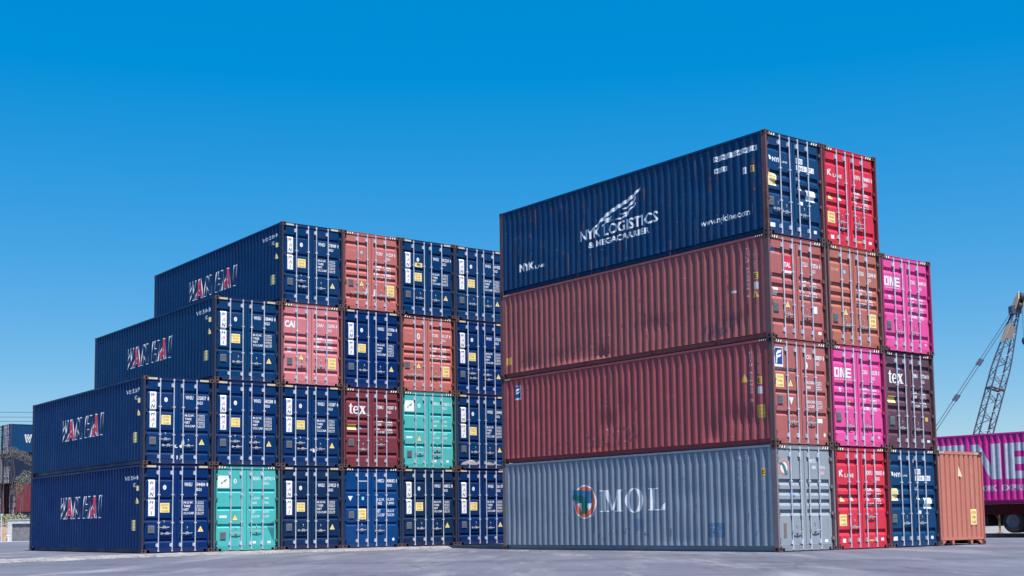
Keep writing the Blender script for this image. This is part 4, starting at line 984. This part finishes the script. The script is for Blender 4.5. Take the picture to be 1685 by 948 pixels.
# trailer, local x along D2 (right), y away, z up from the pavement
PZ = .19
org = TP + D2 * 0
tr = thing('semi_trailer', 'dark red semi-trailer under the magenta container, its wheels in shade', 'trailer', (org.x, org.y, PZ), -ta)
M_CH = paint('chassis_red', (.060, .007, .010), .3); M_TY = plain('tyre', (.018, .018, .02), .85); M_RIM = plain('wheel_rim', (.15, .16, .18), .5, .3); M_YST = plain('yellow_steel', (.55, .33, .07), .6); M_DK = plain('dark_steel', (.018, .018, .022), .7)
m = MB(); m.box(-7.6, 4.6, .12, .20, .74, 1.17); m.box(-7.6, 4.6, .10, .22, 1.13, 1.185); put('side_beam', m.mesh('side_beam'), M_CH, tr)
m = MB(); m.box(-7.6, 4.6, 2.24, 2.32, .74, 1.17); m.box(-7.6, 4.6, 2.22, 2.34, 1.13, 1.185); put('side_beam', m.mesh('side_beam'), M_CH, tr)
for y in (.78, 1.56):
    m = MB(); m.box(-7.6, 4.6, y, y + .10, .62, 1.15); put('main_beam', m.mesh('main_beam'), M_CH, tr)
for i in range(9):
    m = MB(); m.box(-7.4 + i * 1.45, -7.3 + i * 1.45, .20, 2.24, .85, 1.12); put('cross_member', m.mesh('cross_member'), M_CH, tr)
def wheel(x, y, face):
    w = thing('wheel', None, None); 
def add_wheel(x, y):
    m = MB(); r = .47
    m.lathe((x, y, r), (0, 1, 0), [(0, .30), (.0, .40), (.03, r - .02), (.07, r), (.21, r), (.25, r - .02), (.28, .40), (.28, .30)], 28)
    ty = put('tyre', m.mesh('tyre'), M_TY, tr)
    m = MB(); m.lathe((x, y, r), (0, 1, 0), [(.02, .30), (.005, .29), (.05, .26), (.10, .20), (.10, .10), (.06, .09), (.05, 0.001)], 24); m.lathe((x, y, r), (0, 1, 0), [(.26, .30), (.22, .2), (.22, .001)], 24)
    put('rim', m.mesh('rim'), M_RIM, ty)
for x in (.02, 1.33, 2.64):
    for y in (.16, .48, 1.68, 2.0): add_wheel(x, y)
    m = MB(); m.tube((x, .3, .47), (x, 2.1, .47), .07, 10); put('axle', m.mesh('axle'), M_DK, tr)
m = MB(); m.box(-.9, 3.4, .75, 1.7, .30, .62); put('suspension_box', m.mesh('suspension_box'), M_DK, tr)
m = MB()
m.box(-2.6, -1.1, .25, 2.2, .28, .70); put('tool_box', m.mesh('tool_box'), M_DK, tr)
for y in (.16, 2.1):
    m = MB(); m.box(-.60, -.54, y, y + .06, .03, .74); m.box(-.66, -.48, y - .04, y + .10, 0, .03); put('support_leg', m.mesh('support_leg'), M_YST, tr)
m = MB(); m.box(-6.2, -5.2, .3, 2.1, .1, .74); put('landing_gear', m.mesh('landing_gear'), M_DK, tr)
m = MB(); m.tube((-.95, .14, 1.1), (-.72, .12, .8), .03, 6); m.tube((-.72, .12, .8), (-.5, .14, .45), .03, 6); put('air_hose', m.mesh('air_hose'), M_RUBBER, tr)

# ------------------------------------------------------------------ crawler crane behind the trailer
cr = thing('crawler_crane', 'dark lattice boom crane rising behind the magenta container at right', 'crane', (24.6, 80.4, .25))
M_BOOM = plain('boom_steel', (.055, .062, .105), .55, .2); M_LACE = plain('lacing_steel', (.13, .145, .20), .55, .2); M_TAN = plain('tan_plate', (.40, .31, .22), .7); M_ROPE = plain('wire_rope', (.06, .07, .12), .6); M_CAB = paint('crane_body', (.35, .25, .10), .3)
foot, tip = Vector((1.25, -.4, .95)), Vector((5.22, -.4, 13.55))
ax = (tip - foot).normalized(); LB = (tip - foot).length
u0 = ax.cross(Vector((0, 1, 0))).normalized(); v0 = ax.cross(u0).normalized()
th = R(5)
uu = u0 * math.cos(th) + v0 * math.sin(th); vv = -u0 * math.sin(th) + v0 * math.cos(th)
def half(t):                                            # half width along the boom
    return .05 + .37 * min(1, t / .14) if t < .14 else (.42 if t < .70 else .42 - .29 * (t - .70) / .30)
NS = 22
def node(i, k):
    t = i / NS; h = half(t); su, sv = ((-1, -1), (1, -1), (1, 1), (-1, 1))[k]
    return foot + ax * (LB * t) + uu * (su * h) + vv * (sv * h)
for k in range(4):
    m = MB()
    for i in range(NS): m.tube(node(i, k), node(i + 1, k), .046, 6)
    put('boom_chord', m.mesh('boom_chord'), M_BOOM, cr)
for k in range(4):
    m = MB(); k2 = (k + 1) % 4
    for i in range(NS):
        a, b2 = (node(i, k), node(i + 1, k2)) if i % 2 == 0 else (node(i, k2), node(i + 1, k))
        m.tube(a, b2, .026, 5)
        if i % 2 == 0: m.tube(node(i, k), node(i, k2), .018, 5)
    put('boom_lacing', m.mesh('boom_lacing'), M_LACE, cr)
for i in (13,):
    m = MB()
    for k in range(4): m.tube(node(i, k), node(i, (k + 1) % 4), .055, 6)
    m.tube(node(i, 0), node(i, 2), .04, 6); put('joint_frame', m.mesh('joint_frame'), M_BOOM, cr)
m = MB(); i = 9; m.tube(node(i, 0), node(i, 3), .06, 6); put('joint_frame', m.mesh('joint_frame'), M_BOOM, cr)
def slab3(a, b2, c, thick):
    m = MB(); n = (b2 - a).cross(c - a).normalized() * thick
    d = b2 + c - a; m.v = [tuple(p) for p in (a, b2, d, c, a + n, b2 + n, d + n, c + n)]; m.f = [(0, 1, 2, 3), (7, 6, 5, 4), (0, 4, 5, 1), (1, 5, 6, 2), (2, 6, 7, 3), (3, 7, 4, 0)]
    return m
def onb(t, a, b2): return foot + ax * (LB * t) + uu * a + vv * b2
front = sorted(((onb(.5, s * .5, 0).y, s, 'u') for s in (-1, 1)))[0]
for (t0, t1, ka, kb, mt) in ((.815, .905, 'u', (-1, 1), M_TAN), (.83, .895, 'v', (1, -.25), plain('brown_plate', (.16, .12, .115), .7))):
    g_ = lambda t, e: onb(t, half(t) + .02, e * half(t)) if ka == 'u' else onb(t, e * half(t), half(t) + .02)
    a, b2, c = g_(t0, kb[0]), g_(t0, kb[1]), g_(t1, kb[0])
    put('boom_plate', slab3(a, b2, c, .03).mesh('boom_plate'), mt, cr)
# head with sheaves
m = MB()
for s in (-1, 1):
    a = tip + uu * (s * .20)
    m.prism([(-.30, -.25), (.34, -.30), (.46, .35), (.18, .85), (-.22, .45)], -.03, .03, lambda p, q, h: tuple(a + vv * p * .9 + ax * q + uu * h))
put('boom_head', m.mesh('boom_head'), M_TAN, cr)
for o, r in (((.12, .55), .30), ((-.02, .10), .26), ((.28, -.05), .24)):
    m = MB(); m.lathe(tip + vv * o[0] + ax * o[1], uu, [(-.14, .02), (-.14, r), (-.10, r - .05), (0, r - .05), (.10, r - .05), (.14, r), (.14, .02)], 18); put('sheave', m.mesh('sheave'), plain('sheave_steel', (.05, .05, .06), .5, .4), cr)
m = MB(); m.box(-.3, .3, -.3, .3, 0, .5); m.shift(tuple(tip - ax * .55)); put('head_bracket', m.mesh('head_bracket'), M_BOOM, cr)
# pendants to the mast
mast = Vector((-3.2, -.2, 2.9)); pe = Vector((-1.85, -.4, 3.60))
for s in (-1, 1):
    o = Vector((s * .15, s * .2, 0))
    A = tip + ax * .1 - u0 * .0 + o; Bq = pe + o
    m = MB(); m.tube(A, Bq, .022, 6); pr = put('pendant_rope', m.mesh('pendant_rope'), M_ROPE, cr)
    for t in (.355, .572):
        p = A.lerp(Bq, t); dd = (Bq - A).normalized(); m = MB(); m.tube(p - dd * .22, p + dd * .22, .075, 8); put('rope_socket', m.mesh('rope_socket'), M_BOOM, pr)
m = MB(); m.tube((0.2, -.6, 1.3), pe, .09, 8); m.tube((0.2, .4, 1.3), pe, .09, 8); m.tube((-2.4, -.1, 1.6), pe, .06, 8); put('gantry', m.mesh('gantry'), M_BOOM, cr)
# hoist ropes and hook block
hx = tip + Vector((.20, -.25, -.1))
m = MB(); m.tube(hx, hx + Vector((-.02, 0, -1.95)), .014, 5); m.tube(hx + Vector((.12, 0, 0)), hx + Vector((.08, 0, -1.95)), .014, 5); hr = put('hoist_rope', m.mesh('hoist_rope'), M_ROPE, cr)
m = MB(); c0 = hx + Vector((.03, 0, -2.15)); m.lathe(c0, (0, 0, 1), [(-.24, .001), (-.20, .10), (0, .17), (.18, .13), (.24, .05), (.24, .001)], 14); m.tube(c0 + Vector((0, 0, -.24)), c0 + Vector((0, 0, -.42)), .035, 6); m.tube(c0 + Vector((0, 0, -.42)), c0 + Vector((.14, 0, -.52)), .035, 6); m.tube(c0 + Vector((.14, 0, -.52)), c0 + Vector((.16, 0, -.38)), .025, 6)
put('hook_block', m.mesh('hook_block'), plain('hook_blue', (.015, .025, .10), .5), cr)
# body, cab, tracks
m = MB(); m.box(-3.2, 1.2, -1.3, 1.3, 1.0, 2.2); put('engine_house', m.mesh('engine_house'), M_CAB, cr)
m = MB(); m.box(.7, 2.0, .5, 1.5, 1.0, 2.6); put('operator_cab', m.mesh('operator_cab'), M_CAB, cr)
m = MB(); m.box(-3.9, -3.2, -1.4, 1.4, .9, 2.0); put('counterweight', m.mesh('counterweight'), M_DK, cr)
for y in (-1.9, 1.2):
    m = MB(); m.prism([(-2.6, .45), (-2.3, .05), (2.3, .05), (2.6, .45), (2.3, .85), (-2.3, .85)], y, y + .7, lambda p, q, h: (p, h, q)); put('crawler_track', m.mesh('crawler_track'), M_DK, cr)

# ------------------------------------------------------------------ light, sky, camera
sun_az, sun_el = R(26.5), R(65)
to_sun = Vector((math.sin(sun_az) * math.cos(sun_el), -math.cos(sun_az) * math.cos(sun_el), math.sin(sun_el)))
sl = bpy.data.lights.new('Sun', 'SUN'); sl.energy = 5.0; sl.angle = R(.53); sl.color = (1, .955, .90)
so = bpy.data.objects.new('Sun', sl); col.objects.link(so); so.rotation_euler = (-to_sun).to_track_quat('-Z', 'Y').to_euler(); so.location = (0, 0, 60)
wd = bpy.data.worlds.new('World'); sc.world = wd; wd.use_nodes = True
nt = wd.node_tree; bg = nt.nodes['Background']
sky = nt.nodes.new('ShaderNodeTexSky'); sky.sky_type = 'NISHITA'; sky.sun_disc = False
sky.sun_elevation = sun_el; sky.sun_rotation = math.atan2(to_sun.x, to_sun.y)
sky.air_density = 1.0; sky.dust_density = .5; sky.ozone_density = 10.0; sky.altitude = 0
vm = nt.nodes.new('ShaderNodeVectorMath'); vm.operation = 'MULTIPLY'; vm.inputs[1].default_value = (6, 6, 6)
gm = nt.nodes.new('ShaderNodeGamma'); gm.inputs[1].default_value = .4
hs = nt.nodes.new('ShaderNodeHueSaturation'); hs.inputs['Saturation'].default_value = 2.28; hs.inputs['Hue'].default_value = .503
nt.links.new(sky.outputs[0], vm.inputs[0]); nt.links.new(vm.outputs[0], gm.inputs[0]); nt.links.new(gm.outputs[0], hs.inputs['Color'])
nt.links.new(hs.outputs[0], bg.inputs['Color']); bg.inputs['Strength'].default_value = .110

cam = bpy.data.cameras.new('Camera'); co = bpy.data.objects.new('Camera', cam); col.objects.link(co); sc.camera = co
pi_, ro = .097058, -.014948
X = Vector((1, 0, 0)); U0 = Vector((0, -math.sin(pi_), math.cos(pi_))); FW = Vector((0, math.cos(pi_), math.sin(pi_)))
rt = X * math.cos(ro) + U0 * math.sin(ro); up = -X * math.sin(ro) + U0 * math.cos(ro); bkv = -FW
mtx = Matrix((rt, up, bkv)).transposed().to_4x4(); mtx.translation = (0, 0, .8554)
co.matrix_world = mtx
cam.sensor_width = 36; cam.lens = 2156.92 / 1685 * 36
cam.shift_x = (842.5 - 881.03) / 1685; cam.shift_y = (651.72 - 474) / 1685
cam.clip_start = .1; cam.clip_end = 6000
vs_ = sc.view_settings
vs_.view_transform = 'Standard'; vs_.look = 'None'; vs_.gamma = 1; vs_.exposure = .80; vs_.use_curve_mapping = False
sc.cycles.max_bounces = 6
